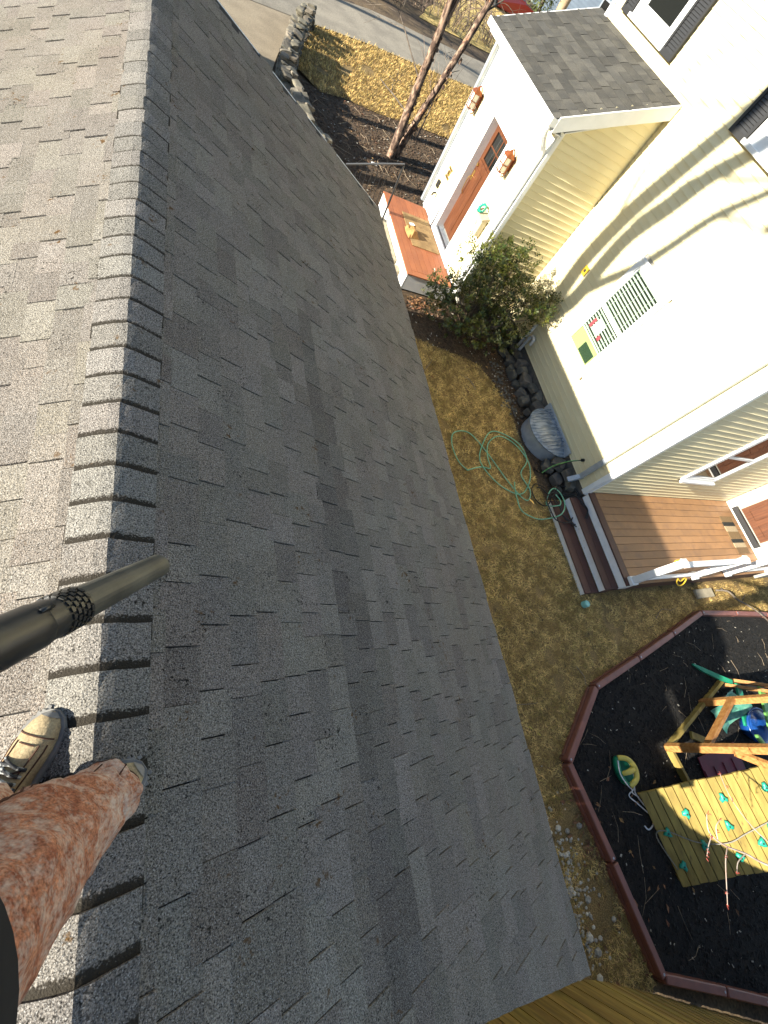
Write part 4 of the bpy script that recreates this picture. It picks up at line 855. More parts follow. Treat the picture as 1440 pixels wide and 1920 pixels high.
# ---------------------------------------------------------------- fence at the foot of the photo
fn = thing('board_fence', 'tall olive stained board fence at the bottom right corner', 'fence', (4.0, -3.1, 0))
FP = [(1.0, -1.32), (1.22, -1.95), (1.62, -2.42), (2.4, -2.68), (3.1, -2.93), (4.0, -3.09), (4.62, -3.38), (4.94, -3.55), (5.41, -3.81), (5.88, -4.06), (6.62, -4.46), (8.4, -5.45), (10.5, -6.3)]
fl = smooth_path([(x, y, 0) for x, y in FP], 12); acc = 0; pts = [fl[0]]
for i in range(1, len(fl)):
    seg = fl[i] - pts[-1]
    while seg.length >= .092:
        nxt = pts[-1] + seg.normalized() * .092; pts.append(nxt); seg = fl[i] - nxt
for i in range(len(pts) - 1):
    a, b = pts[i], pts[i + 1]; u = (b - a).normalized(); s_ = Vector((-u.y, u.x, 0)); o_ = .004 * (i % 2)
    a2 = a + u * .003; b2 = b - u * .003; h = 1.80 + R.uniform(-.01, .01)
    q = [a2 + s_ * o_, b2 + s_ * o_, b2 + s_ * (o_ - .018), a2 + s_ * (o_ - .018)]
    bb = MB(); vs = [(p.x, p.y, -.03) for p in q] + [(p.x, p.y, h) for p in q]; m0 = (q[0] + q[1]) / 2; m1 = (q[2] + q[3]) / 2
    bb.add(vs, [(3, 2, 1, 0), (4, 5, 6, 7), (0, 1, 5, 4), (1, 2, 6, 5), (2, 3, 7, 6), (3, 0, 4, 7)]); bb.build('picket', m_fence, fn)
rl = MB()
for z in (.35, 1.5):
    for i in range(0, len(FP) - 1):
        a, b = Vector((*FP[i], z)), Vector((*FP[i + 1], z)); u = (b - a).normalized(); s_ = Vector((u.y, -u.x, 0)) * .045
        rl.beam(a + s_, b + s_, .04, .085)
rl.build('fence_rail', m_fence, fn)
for i in range(0, len(FP), 2):
    u = (Vector(FP[min(i + 1, len(FP) - 1)]) - Vector(FP[max(i - 1, 0)])).normalized(); MB().bbox(FP[i][0] + u.y * .11 - .045, FP[i][0] + u.y * .11 + .045, FP[i][1] - u.x * .11 - .045, FP[i][1] - u.x * .11 + .045, -.05, 1.78, .006).build('fence_post', m_fence, fn)

# ---------------------------------------------------------------- play set
ps = thing('play_set', 'cedar play tower with a green hold climbing wall on black mulch', 'play set', (7.6, -1.6, 0))
A0, B0_ = Vector((5.68, -1.78, .10)), Vector((5.92, -2.86, .06))        # foot of the climbing wall
up = Vector((1.25, .09, 1.02)); nb_ = 15
ua = up / nb_; nrm = (B0_ - A0).cross(up).normalized(); nrm = nrm if nrm.z > 0 else -nrm
along = (B0_ - A0).normalized()
for i in range(nb_):
    a = A0 + ua * (i + .03); b = B0_ + ua * (i + .03); c = B0_ + ua * (i + .93); d = A0 + ua * (i + .93); j = R.uniform(-.012, .012)
    a, b, c, d = [p + along * j for p in (a, b, c, d)]
    MB().extrude([a, b, c, d] if (b - a).cross(d - a).dot(nrm) < 0 else [d, c, b, a], nrm * .028).build('climbing_plank', m_plank, ps)
for t in (.06, .94):
    a = A0.lerp(B0_, t) - nrm * .045; MB().beam(a + up * .0, a + up * .99, .045, .085, nrm).build('wall_stringer', m_plank, ps)
rn = random.Random(21)
for (t, u_) in ((.30, .37), (.45, .10), (.64, .40), (.80, .10), (.50, .72), (.22, .80), (.72, .95), (.82, .68), (.58, 1.12), (.20, 1.25)):
    c = A0.lerp(B0_, t) + up * (u_ * .72) + nrm * .03
    b = MB(); rs_ = []; K = 9; ang0 = rn.uniform(0, 6)
    sh_ = [1 + .35 * math.sin(a * 2 + ang0) + rn.uniform(-.12, .12) for a in range(K)]
    for (s, h) in ((.052, 0), (.055, .018), (.045, .034), (.026, .042)):
        rs_.append([c + along * (s * sh_[k] * math.cos(2 * math.pi * k / K)) + up.normalized() * (s * sh_[k] * .8 * math.sin(2 * math.pi * k / K)) + nrm * h for k in range(K)])
    b.rings(rs_); ho = b.build('climbing_hold', m_teal, ps, smooth=True)
    MB().tube([c + nrm * .042, c + nrm * .046], .010, 8).build('bolt', m_metal, ho)
rp = [A0.lerp(B0_, .82) + up * .02 + nrm * .05, A0.lerp(B0_, .48) - up * .02 + nrm * .03, A0.lerp(B0_, .42) + up * .06 + nrm * .06, A0.lerp(B0_, .60) + up * .25 + nrm * .045, A0.lerp(B0_, .66) + up * .45 + nrm * .05, A0.lerp(B0_, .60) + up * .62 + nrm * .05, A0.lerp(B0_, .52) + up * .85 + nrm * .05, A0.lerp(B0_, .48) + up * 1.02 + nrm * .09]
tag(MB().tube(smooth_path(rp, 6), .0075, 7).build('climbing_rope', m_rope, smooth=True), 'grey climbing rope draped over the planked climbing wall', 'rope')
P1, P2, P3, P4 = Vector((6.70, -1.46, 0)), Vector((7.98, -1.06, 0)), Vector((8.62, -2.42, 0)), Vector((7.34, -2.85, 0))
for p in (P1, P2, P3, P4): MB().beam(p, p + Vector((0, 0, 2.35)), .09, .09, (1, .3, 0)).build('tower_post', m_cedar, ps)
MB().beam((6.72, -1.44, .05), (8.74, -.84, .05), .05, .10).build('base_rail', m_plank, ps)
MB().beam((6.68, -1.50, .07), (6.86, -2.30, .07), .05, .10).build('base_rail', m_plank, ps)
MB().beam(P1 + Vector((-.02, -.04, .56)), P2 + Vector((-.02, .04, .53)), .05, .10, (0, 0, 1)).build('cross_brace', m_cedar, ps)
MB().beam((7.35, -1.42, .04), (7.75, -1.62, .04), .10, .04).build('floor_cleat', m_plank, ps)
for z in (1.20, 1.30):
    pass
for (a, b) in ((P1, P2), (P2, P3), (P4, P1)): MB().beam(a + Vector((0, 0, 1.52)), b + Vector((0, 0, 1.52)), .045, .13).build('floor_joist', m_cedar, ps)
for k in range(5):
    t = k / 4; MB().beam((P1.lerp(P4, .45 + t * .5)) + Vector((.05, 0, 1.60)), (P2.lerp(P3, .45 + t * .5)) + Vector((-.02, 0, 1.60)), .125, .03).build('floor_plank', m_cedar, ps)
MB().beam(P1 + Vector((.03, -.05, .92)), P1.lerp(P4, .20) + Vector((0, 0, 1.35)), .05, .09).build('knee_brace', m_cedar, ps)
LB, LT = Vector((8.98, -.80, .02)), Vector((9.05, -1.52, 1.25)) ; 
for off in (0, .24):
    MB().beam(Vector((8.9 - off * .15, -.83 - off * .38, .02)), Vector((9.75 - off * .15, -1.35 - off * .38, 1.2)), .05, .11, (.8, -.4, .6)).build('ladder_rail', m_cedar, ps)
for i in range(4):
    t = .12 + i * .2; a = Vector((8.9, -.83, .02)).lerp(Vector((9.75, -1.35, 1.2)), t) + Vector((-.01, -.05, 0)); c = a + Vector((-.30, -.62, 0))
    bb = MB(); bb.beam(a, c, .13, .035); bb.build('ladder_step', m_lime if i else m_green, ps)
# things lying in and under the tower
tag(MB().bbox(7.28, 8.35, -2.40, -1.72, .03, .05, .006).build('play_mat', m_burg), 'burgundy ribbed mat on the mulch under the play tower', 'mat')
b = MB()
for k in range(4): b.tube([(7.34 + k * .26, -2.36, .054), (7.30 + k * .26, -1.90, .054)], .012, 6)
ob = bpy.data.objects['play_mat']; b.build('mat_rib', m_burg, ob)
bt = thing('blue_tub', 'shiny blue plastic tub under the play tower', 'tub', (9.0, -1.62, 0))
b = MB(); b.rings([[(9.0 + rx * math.cos(a), -1.62 + ry * math.sin(a) , z) for a in [i * math.pi / 10 for i in range(20)]] for rx, ry, z in ((.26, .20, .02), (.36, .28, .20), (.33, .25, .24), (.20, .15, .30), (.05, .04, .32))]); b.build('shell', m_blue, bt, smooth=True)
b = MB(); b.tube([(9.0 + .36 * math.cos(a), -1.62 + .28 * math.sin(a), .21) for a in [i * math.pi / 10 for i in range(21)]], .02, 6); b.build('rim', m_blue, bt, smooth=True)
for i, (p, q, lab) in enumerate((((8.28, -1.60, .45), (8.22, -1.88, .55), 'lime green plastic handle nearer the climbing wall'), ((9.02, -1.42, .42), (9.12, -1.66, .42), 'lime green plastic handle beside the blue tub'), ((7.62, -2.02, .9), (7.72, -2.3, .95), 'lime green plastic strip showing above the climbing wall planks'))):
    p, q = Vector(p), Vector(q); u = (q - p).normalized(); s_ = u.cross(Vector((0, 0, 1))).normalized() * .055; b = MB(); rs_ = []
    for t, w in ((0, .45), (.06, .85), (.2, 1), (.8, 1), (.94, .85), (1, .45)):
        c = p.lerp(q, t); rs_.append([c - s_ * w, c - s_ * w * .8 + Vector((0, 0, .03)), c + s_ * w * .8 + Vector((0, 0, .03)), c + s_ * w, c + s_ * w * .5 - Vector((0, 0, .02)), c - s_ * w * .5 - Vector((0, 0, .02))])
    b.rings(rs_); tag(b.build('plastic_grip', m_lime, ps if False else None, smooth=True), lab, 'handle')
b = MB(); rn = random.Random(4); gpts = []
cor = [Vector((8.05, -1.20, .06)), Vector((8.72, -.98, .22)), Vector((8.92, -1.30, .20)), Vector((8.22, -1.58, .05))]
for j in range(7):
    for i in range(7):
        u, v = i / 6, j / 6; p = cor[0] * (1 - u) * (1 - v) + cor[1] * u * (1 - v) + cor[2] * u * v + cor[3] * (1 - u) * v
        gpts.append((p.x, p.y, p.z + .07 * math.sin(u * 5) * math.sin(v * 4 + 1) + rn.uniform(0, .035)))
b.add(gpts, [(j * 7 + i, j * 7 + i + 1, (j + 1) * 7 + i + 1, (j + 1) * 7 + i) for j in range(6) for i in range(6)])
tag(b.build('green_tarp', m_seethru), 'crumpled green plastic tarp between the tower posts', 'tarp')
b = MB(); b.rings([[Vector(c) + Vector((0, 0, h)) + s_ for s_ in (Vector((.05, .08, 0)) * w, Vector((-.05, -.08, 0)) * w)] + [Vector(c) + Vector((0, 0, h + .03)) - Vector((.05, .08, 0)) * w, Vector(c) + Vector((0, 0, h + .03)) + Vector((.05, .08, 0)) * w] for c, h, w in (((8.18, -.48, 0), .02, .15), ((8.35, -.60, 0), .05, .42), ((8.62, -.78, 0), .12, .48), ((8.78, -.88, 0), .18, .38))])
tag(b.build('green_paddle', m_green), 'dark green plastic slat lying on the mulch by the ladder', 'slat')
# toddler swing lying on the mulch with its ropes
sw = thing('toddler_swing', 'green and yellow toddler swing seat lying on the black mulch with white ropes', 'swing', (5.6, -1.55, 0))
def ringpts(c, rx, ry, z, n=24, rot=0.0):
    return [Vector((c[0] + rx * math.cos(a) * math.cos(rot) - ry * math.sin(a) * math.sin(rot), c[1] + rx * math.cos(a) * math.sin(rot) + ry * math.sin(a) * math.cos(rot), z)) for a in [2 * math.pi * k / n for k in range(n)]]
sc_, sr = (5.56, -1.50), rad(97)
b = MB(); b.rings([ringpts(sc_, .165, .095, .02, 24, sr), ringpts(sc_, .185, .115, .07, 24, sr), ringpts(sc_, .185, .115, .13, 24, sr), ringpts(sc_, .155, .085, .14, 24, sr), ringpts(sc_, .145, .075, .06, 24, sr)]); b.build('seat', m_green, sw, smooth=True)
loc = lambda u, v, z: Vector((sc_[0] + u * math.cos(sr) - v * math.sin(sr), sc_[1] + u * math.sin(sr) + v * math.cos(sr), z))
b = MB(); b.tube(smooth_path([loc(.17, .04, .12), loc(.12, -.06, .18), loc(0, -.10, .20), loc(-.12, -.07, .18), loc(-.18, .03, .12)], 6), .034, 9); b.build('safety_bar', m_yellow, sw, smooth=True)
b = MB(); b.tube([loc(-.01, -.10, .19), loc(-.01, .02, .18), loc(-.01, .09, .13)], [.04, .034, .028], 9); b.build('t_bar', m_yellow, sw, smooth=True)
b = MB()
b.tube(smooth_path([loc(-.18, -.02, .14), loc(-.24, -.05, .10), loc(-.32, -.10, .04), loc(-.45, -.16, .025), loc(-.62, -.24, .025), loc(-.72, -.20, .025), loc(-.74, -.08, .025), loc(-.68, -.03, .025)], 7), .009, 6)
b.tube(smooth_path([loc(.10, -.11, .16), loc(.02, -.20, .05), loc(-.14, -.21, .03), loc(-.25, -.10, .06), loc(-.30, .02, .03), loc(-.42, -.06, .03), loc(-.60, -.19, .04)], 7), .008, 6)
b.tube(smooth_path([loc(.15, .08, .14), loc(0, .125, .13), loc(-.15, .08, .13), loc(-.24, -.02, .08), loc(-.29, -.03, .06), loc(-.38, -.14, .03)], 7), .008, 6)
b.build('rope', m_wrope, sw, smooth=True)
# ---------------------------------------------------------------- person on the ridge, leaf blower
per = None
bmv = [(-.30, -.21, 4.14), (-.31, -.22, 4.38), (-.32, -.22, 4.56), (-.32, -.215, 4.70), (-.31, -.20, 4.84), (-.305, -.19, 4.95),
       (-.22, -.255, 4.10), (-.185, -.15, 3.74), (-.178, -.142, 3.32), (-.11, -.10, 3.235), (-.38, -.165, 4.10), (-.385, -.13, 3.68), (-.375, -.11, 3.20), (-.33, -.02, 3.155),
       (-.15, -.31, 4.55), (-.12, -.42, 4.32), (-.075, -.12, 4.76), (-.49, -.12, 4.55), (-.60, -.10, 4.30), (-.47, -.03, 4.14),
       (-.05, -.085, 4.84), (-.43, -.0, 4.11)]
bme = [(0, 1), (1, 2), (2, 3), (3, 4), (4, 5), (0, 6), (6, 7), (7, 8), (8, 9), (0, 10), (10, 11), (11, 12), (12, 13), (2, 14), (14, 15), (15, 16), (2, 17), (17, 18), (18, 19), (16, 20), (19, 21)]
brr = [.12, .115, .13, .055, .085, .06, .085, .055, .032, .016, .085, .055, .032, .016, .06, .042, .03, .06, .042, .03, .025, .025]
me = bpy.data.meshes.new('person'); me.from_pydata(bmv, bme, []); me.materials.append(m_skin)
per = link('person', me); tag(per, 'person in rust canvas work pants and tan shoes standing on the roof ridge', 'person')
md = per.modifiers.new('Skin', 'SKIN')
if not me.skin_vertices: 
    bm_ = bmesh.new(); bm_.from_mesh(me); bm_.verts.layers.skin.verify(); bm_.to_mesh(me); bm_.free()
for i, sv in enumerate(me.skin_vertices[0].data): sv.radius = (brr[i], brr[i]); sv.use_root = (i == 0)
per.modifiers.new('Sub', 'SUBSURF').levels = 2; per.modifiers['Sub'].render_levels = 2
# fingers of both hands, short tapered chains closing round what they hold
hb = MB(); rn = random.Random(2)
for (c, ax, cl) in ((Vector((-.05, -.085, 4.85)), Vector((.3, .25, .9)).normalized(), Vector((.6, .5, -.2)).normalized()), (Vector((-.43, .0, 4.11)), Vector((.35, .4, -.5)).normalized(), Vector((.2, .3, .6)).normalized())):
    s_ = ax.cross(cl).normalized()
    for k, l in enumerate((.075, .085, .08, .062)):
        o = c + s_ * ((k - 1.5) * .019); hb.tube([o, o + ax * l * .4, o + ax * l * .75 + cl * .02, o + ax * l * .8 + cl * .05], [.010, .0095, .0085, .006], 8)
    o = c - s_ * .035; hb.tube([o, o - s_ * .02 + ax * .03, o - s_ * .015 + ax * .055 + cl * .02], [.012, .011, .008], 8)
hb.build('fingers', m_skin, per, smooth=True)
hd = MB(); hc = Vector((-.305, -.185, 4.90))
hr_ = []
for k in range(9):
    a = math.pi * k / 16; hr_.append([hc + Vector((.088 * math.cos(a) * math.cos(t), .10 * math.cos(a) * math.sin(t), .11 * math.sin(a) + .01)) for t in [2 * math.pi * i / 16 for i in range(16)]])
hd.rings(hr_); hd.build('hair', m_hair, per, smooth=True)
FD = Vector((.85, .53, 0)).normalized(); FS = Vector((.53, -.85, 0)).normalized()
def leg(rings, seed, name='pants_leg'):
    rs_ = []; K = 56
    path = []
    for i in range(len(rings) - 1):
        for j in range(12): t = j / 12; t = t * t * (3 - 2 * t) * .5 + t * .5; path.append([rings[i][q] + (rings[i + 1][q] - rings[i][q]) * t for q in range(4)])
    path.append(list(rings[-1]))
    for (c, ra, rb, fold) in path:
        row = []
        for k in range(K):
            a = 2 * math.pi * k / K; d = FD * math.cos(a) + FS * math.sin(a); e_ = 1.0 - .26 * sm(0, 1, (3.40 - c.z) / .12)
            ca = math.copysign(abs(math.cos(a)) ** e_, math.cos(a)); sa = math.copysign(abs(math.sin(a)) ** e_, math.sin(a))
            w = 1 + .10 * nv((d.x * 1.6 + seed, d.y * 1.6, c.z * 6), 1.0) + .06 * nv((d.x * 3, d.y * 3 + seed, c.z * 20), 1.0) + fold * (.075 * math.sin(c.z * 78 + 3.2 * math.sin(a * 1.0 + seed) + 2.0 * nv((d.x * 2, d.y * 2, c.z * 9), 1.0)) + .13 * nv((d.x * 2.2, d.y * 2.2, c.z * 34 + seed), 1.0))
            row.append(c + FD * (ra * ca * w) + FS * (rb * sa * w) + Vector((0, 0, fold * .012 * math.sin(3 * a + seed))))
        rs_.append(row)
    return rs_
V_ = Vector
A = V_((-.178, -.142, 0))
rl_ = leg([(V_((-.258, -.225, 4.16)), .105, .10, .1), (V_((-.228, -.182, 3.95)), .112, .108, .15), (V_((-.200, -.148, 3.74)), .104, .100, .65), (V_((-.186, -.145, 3.56)), .100, .096, .75), (V_((-.180, -.142, 3.42)), .102, .092, 1.0),
           (A + FD * .004 + V_((0, 0, 3.345)), .106, .088, .9), (A + FD * .010 + V_((0, 0, 3.292)), .117, .086, .8), (A + FD * .012 + V_((0, 0, 3.262)), .122, .084, .5), (A + FD * .010 + V_((0, 0, 3.246)), .118, .078, .3)], 1.0)
pb = MB(); pb.rings(rl_)
AL = V_((-.372, -.105, 0))
ll_ = leg([(V_((-.375, -.17, 4.16)), .125, .12, .1), (V_((-.382, -.15, 3.90)), .112, .108, .2), (V_((-.385, -.13, 3.68)), .10, .096, .4), (V_((-.38, -.12, 3.45)), .092, .088, .6), (AL + V_((-.005, -.012, 3.30)), .088, .080, .6), (AL + V_((-.01, -.02, 3.255)), .085, .075, .3)], 4.0)
pb.rings(ll_)
pb.rings([[V_((-.30, -.21, z)) + FS * (.20 * w * math.cos(a)) + FD * (.145 * w * math.sin(a)) for a in [2 * math.pi * k / 28 for k in range(28)]] for z, w in ((4.02, .75), (4.10, .98), (4.2, 1.0), (4.27, .92))])
pants = pb.build('work_pants', m_canvas, per, smooth=True)
# stitched seam lines over the knee panel and the hem
smb = MB(); 
def on_leg(rs, fi, ka, out=.002):
    i = int(fi); i = min(i, len(rs) - 2); t = fi - i; K = len(rs[0]); k = int(ka) % K; u = ka - int(ka)
    p = rs[i][k] * (1 - t) * (1 - u) + rs[i + 1][k] * t * (1 - u) + rs[i][(k + 1) % K] * (1 - t) * u + rs[i + 1][(k + 1) % K] * t * u
    c = sum(rs[i], Vector()) / K; return p + (p - c).normalized() * out
n_r = len(rl_)
for off in (0, .55):
    smb.tube([on_leg(rl_, 60 + 24 * math.sin(math.pi * t) ** .8 - off * 2, 48.4 + t * 6.4) for t in [j / 18 for j in range(19)]], .0016, 5)
smb.tube([on_leg(rl_, 8 + 76 * t, 42.7 + 1.6 * math.sin(t * 5)) for t in [j / 50 for j in range(51)]], .0030, 5)
smb.tube([on_leg(rl_, 8 + 76 * t, 43.7 + 1.6 * math.sin(t * 5)) for t in [j / 50 for j in range(51)]], .0016, 5)
smb.tube([on_leg(rl_, n_r - 9, 56 * t) for t in [j / 50 for j in range(51)]], .0016, 5)
smb.build('pants_seam', m_seam, pants)
# jacket with sleeves
jb = MB(); JC = Vector((-.31, -.22, 0))
jb.rings([[JC + V_((-.002, .014, 0)) * (1 if z < 4.3 else 0) + FS * (rx * math.cos(a)) + FD * (ry * math.sin(a)) + Vector((0, 0, z)) for a in [2 * math.pi * k / 48 for k in range(48)]] for z, rx, ry in ((3.97, .14, .11), (4.01, .19, .155), (4.07, .208, .178), (4.2, .205, .170), (4.4, .20, .145), (4.55, .21, .135), (4.64, .12, .10), (4.70, .075, .075))])
jb.tube([(-.17, -.29, 4.56), (-.13, -.40, 4.36), (-.115, -.40, 4.34), (-.085, -.17, 4.66)], [.075, .065, .06, .045], 12)
jb.tube([(-.47, -.13, 4.56), (-.59, -.11, 4.32), (-.585, -.10, 4.28), (-.49, -.04, 4.17)], [.075, .065, .06, .045], 12)
jb.build('jacket', m_jacket, per, smooth=True)
def shoe(toe, heel, roll, lab):
    toe, heel = Vector(toe), Vector(heel); ax = toe - heel; L = ax.length; ax.normalize(); sd_ = ax.cross(Vector((0, 0, 1))).normalized(); sd_ = (sd_ + Vector((0, 0, roll))).normalized(); upv = sd_.cross(ax).normalized()
    P = lambda t, s, h: heel + ax * (t * L) + sd_ * s + upv * h
    prof = [(0.0, .012, .05), (.03, .030, .075), (.10, .038, .098), (.22, .041, .104), (.34, .042, .098), (.46, .044, .082), (.58, .047, .068), (.70, .050, .058), (.80, .048, .052), (.89, .040, .045), (.96, .026, .034), (1.0, .008, .020)]
    K = 16; rs_ = []
    for t, w, h in prof:
        rs_.append([P(t, w * math.cos(math.pi * k / K) * (1 + .08 * math.sin(math.pi * k / K)), .024 + max(.012, h) * math.sin(math.pi * k / K) ** .8) for k in range(K + 1)])
    b = MB(); b.rings(rs_); up_ = b.build('shoe', m_suede, per, smooth=True, label=lab)
    out = []
    for t, w, h in prof: out.append((t * 1.025 - .012, w * 1.13 + .004))
    oc = [(t, s) for t, s in out] + [(t, -s) for t, s in reversed(out)]
    b = MB(); b.rings([[P(t, s * q, z) for t, s in oc] for z, q in ((0, .94), (.006, 1.0), (.026, 1.03), (.036, .98))]); so_ = b.build('sole', m_rubber, up_)
    b = MB()
    for i in range(1, len(out) - 1):
        for dt in (0, .045):
            for sgn in (1, -1):
                t, s = out[i]; t += dt; s2 = s + (out[min(i + 1, len(out) - 1)][1] - s) * dt / .11
                c = P(t, sgn * s2 * 1.02, .012); b.beam(c - ax * .0045, c + ax * .0045, .010, .022, upv)
    b.build('lug', m_rubber, up_, kind='stuff')
    # toe bumper, overlay seams, laces
    rs2 = [[p + (p - P(t, 0, .03)).normalized() * .0022 for p in r[:]] for (t, w, h), r in zip(prof, rs_)][10:]
    b = MB(); b.rings([r for r in rs2], cap=False); b.build('toe_bumper', m_rubber, up_, smooth=True)
    on = lambda t, k, o=.0015: (lambda i, u: (rs_[i][k] * (1 - u) + rs_[i + 1][k] * u) + upv * o)(*(lambda f: (min(int(f), 10), f - min(int(f), 10)))(next(i + (t - prof[i][0]) / (prof[i + 1][0] - prof[i][0]) for i in range(11) if prof[i][0] <= t <= prof[i + 1][0])))
    b = MB()
    for pts in ([on(.80, k) for k in range(2, 15)], [on(.50 + .012 * abs(k - 8), k) for k in range(5, 12)], [on(.50 + .03 * j, 5 - j * .0 and 5 or 5) for j in range(9)], [on(.50 + .03 * j, 11) for j in range(9)], [on(.30 + .05 * j, 3) for j in range(10)], [on(.30 + .05 * j, 13) for j in range(10)], [on(.73, k) for k in range(6, 11)]):
        b.tube(pts, .0020, 5)
    b.build('shoe_seam', m_seam, up_)
    b = MB()
    for j in range(5):
        t = .33 + j * .055; b.tube(smooth_path([on(t, 4, .002), on(t + .01, 6, .006), on(t + .025, 8, .008), on(t + .01, 10, .006), on(t, 12, .002)], 4), .0048, 6)
        b.tube(smooth_path([on(t, 5, .003), on(t + .03, 8, .009), on(t + .05, 11, .003)], 4), .0042, 6)
    for s in (-1, 1): b.tube(smooth_path([P(.36, 0, .122), P(.33, .03 * s, .128), P(.42, .045 * s, .105), P(.38, .01 * s, .12)], 5), .0036, 6)
    b.build('lace', m_lace, up_, smooth=True)
shoe((-.262, .125, 3.150), (-.392, -.145, 3.098), .28, 'left shoe, laced tan suede with grey toe bumper')
shoe((-.044, -.064, 3.196), (-.299, -.219, 3.200), .0, 'right shoe, mostly hidden by the pants leg')

bl = thing('leaf_blower', 'worn black leaf blower tube pointing over the roof ridge', 'leaf blower', (-.43, 0, 4.1))
T0, T1 = Vector((-.262, .190, 3.842)), Vector((-.016, .462, 3.452)); bd_ = (T1 - T0).normalized()
e1 = bd_.cross(Vector((0, 0, 1))).normalized(); e2 = bd_.cross(e1).normalized()
at = lambda d: T0 + bd_ * d
LT_ = (T1 - T0).length
b = MB(); N_ = 28
def rg2(d, r): return [at(d) + e1 * (r * math.cos(2 * math.pi * k / N_)) + e2 * (r * math.sin(2 * math.pi * k / N_)) for k in range(N_)]
b.rings([rg2(.200, .040), rg2(.235, .0385), rg2(LT_ - .02, .0335), rg2(LT_ - .004, .0335), rg2(LT_, .031), rg2(LT_, .029), rg2(LT_ - .2, .030)], cap=False); b.build('nozzle', m_tube, bl, smooth=False)
b = MB(); b.rings([rg2(.085, .0425), rg2(.10, .0425), rg2(.20, .0405), rg2(.205, .038)], cap=False); b.build('coupling', m_tube2, bl, smooth=True)
b = MB()
for i in range(5):
    for k in range(18):
        d = .140 + i * .013; a = 2 * math.pi * (k + .5 * (i % 2)) / 18; rr = e1 * math.cos(a) + e2 * math.sin(a); tg = bd_.cross(rr)
        c = at(d) + rr * .0425; b.beam(c - tg * .0055, c + tg * .0055, .008, .0055, rr)
b.build('grip_rib', m_tube2, bl)
b = MB(); b.rings([rg2(-.12, .046), rg2(.07, .0455), rg2(.088, .0455), rg2(.092, .044)], cap=False); b.tube([at(.075) + e1 * .0 - e2 * .047, at(.105) - e2 * .047], .005, 6); b.build('tube', m_tube2, bl, smooth=True)
b = MB(); b.tube(smooth_path([at(-.11), at(-.22), at(-.34) + Vector((0, 0, .02)), at(-.44) + Vector((-.03, -.02, -.03))], 6), [.045] * 9 + [.05] * 10, 20); b.build('elbow', m_tube2, bl, smooth=True)
b = MB(); c = at(-.52) + Vector((-.04, -.02, -.06)); b.rings([[c + Vector((x * w, y * w, z)) for x, y in ((-.13, -.10), (-.05, -.15), (.05, -.15), (.13, -.10), (.13, .10), (.05, .15), (-.05, .15), (-.13, .10))] for z, w in ((-.12, .7), (-.08, 1), (.08, 1), (.12, .7))]); b.tube(smooth_path([c + Vector((-.08, -.05, .11)), c + Vector((-.06, -.02, .19)), c + Vector((.06, .02, .19)), c + Vector((.08, .05, .11))], 5), .018, 8); b.build('motor_housing', m_tube2, bl)

# ---------------------------------------------------------------- trees
def branch_tree(mbT, mbC, p, d, length, r, depth, rn, gravity=0.0, spread=.55, segs=5):
    pts = [Vector(p)]; dd = Vector(d).normalized(); rs_ = [r]
    for i in range(segs):
        dd = (dd + Vector((rn.gauss(0, .10), rn.gauss(0, .10), rn.gauss(0, .06) + gravity))).normalized(); pts.append(pts[-1] + dd * (length / segs)); rs_.append(r * (1 - .38 * (i + 1) / segs))
    (mbT if depth <= 1 else mbC).tube(pts, rs_, 8 if depth <= 1 else (5 if depth < 3 else 3), cap=False)
    if depth >= 4: return
    for j in range(rn.randint(2, 3) if depth < 3 else 3):
        i = rn.randint(2, segs); a = Vector((rn.gauss(0, 1), rn.gauss(0, 1), rn.gauss(.35, .5))).normalized()
        nd = (dd * (1 - spread) + a * spread).normalized(); branch_tree(mbT, mbC, pts[i], nd, length * rn.uniform(.55, .75), max(.004, rs_[i] * rn.uniform(.5, .7)), depth + 1, rn, gravity, spread, segs)
def rough_tube(mb, pts, r, n=14, amp=.16, sc=9):
    pts = smooth_path(pts, 10); m = len(pts); rs_ = []
    for i, p in enumerate(pts):
        d = (pts[min(i + 1, m - 1)] - pts[max(i - 1, 0)]).normalized(); s = d.orthogonal().normalized() if i == 0 else (last - d * last.dot(d)).normalized(); last = s; t = d.cross(s); rr = r[0] + (r[1] - r[0]) * (i / (m - 1)) ** .8
        rs_.append([p + (s * math.cos(a) + t * math.sin(a)) * (rr * (1 + amp * nv((p.x + math.cos(a) * .15, p.y + math.sin(a) * .15, p.z), sc))) for a in [2 * math.pi * k / n for k in range(n)]])
    mb.rings(rs_)
# river birch: two peeling stems, one forked
bi = thing('birch_tree', 'peeling river birch with leaning stems rising from the dark front bed', 'tree', (4.95, 12.4, .1))
def up_line(px0, px1, base, top_z):
    return None
b = MB(); rough_tube(b, [(4.86, 12.30, .05), (4.90, 12.42, 1.2), (4.93, 12.47, 2.4), (4.90, 12.55, 3.6), (4.90, 12.8, 5.2), (4.95, 13.0, 7.5)], (.102, .06), 14, .26, 11); b.build('trunk', m_birch, bi, smooth=True)
b = MB(); rough_tube(b, [(5.02, 12.42, .08), (5.25, 12.58, .9), (5.55, 12.72, 1.9), (5.85, 12.92, 2.9), (6.2, 13.2, 4.2), (6.6, 13.4, 6.0)], (.088, .05), 14, .26, 11); b.build('trunk', m_birch, bi, smooth=True, label='leaning right stem')
b = MB(); rough_tube(b, [(4.92, 12.50, 2.3), (5.08, 12.60, 3.2), (5.22, 12.70, 4.2), (5.4, 12.9, 6.5)], (.075, .05)); b.build('trunk', m_birch, bi, smooth=True, label='thinner forked stem with pale bark')
b = MB(); rn = random.Random(12)
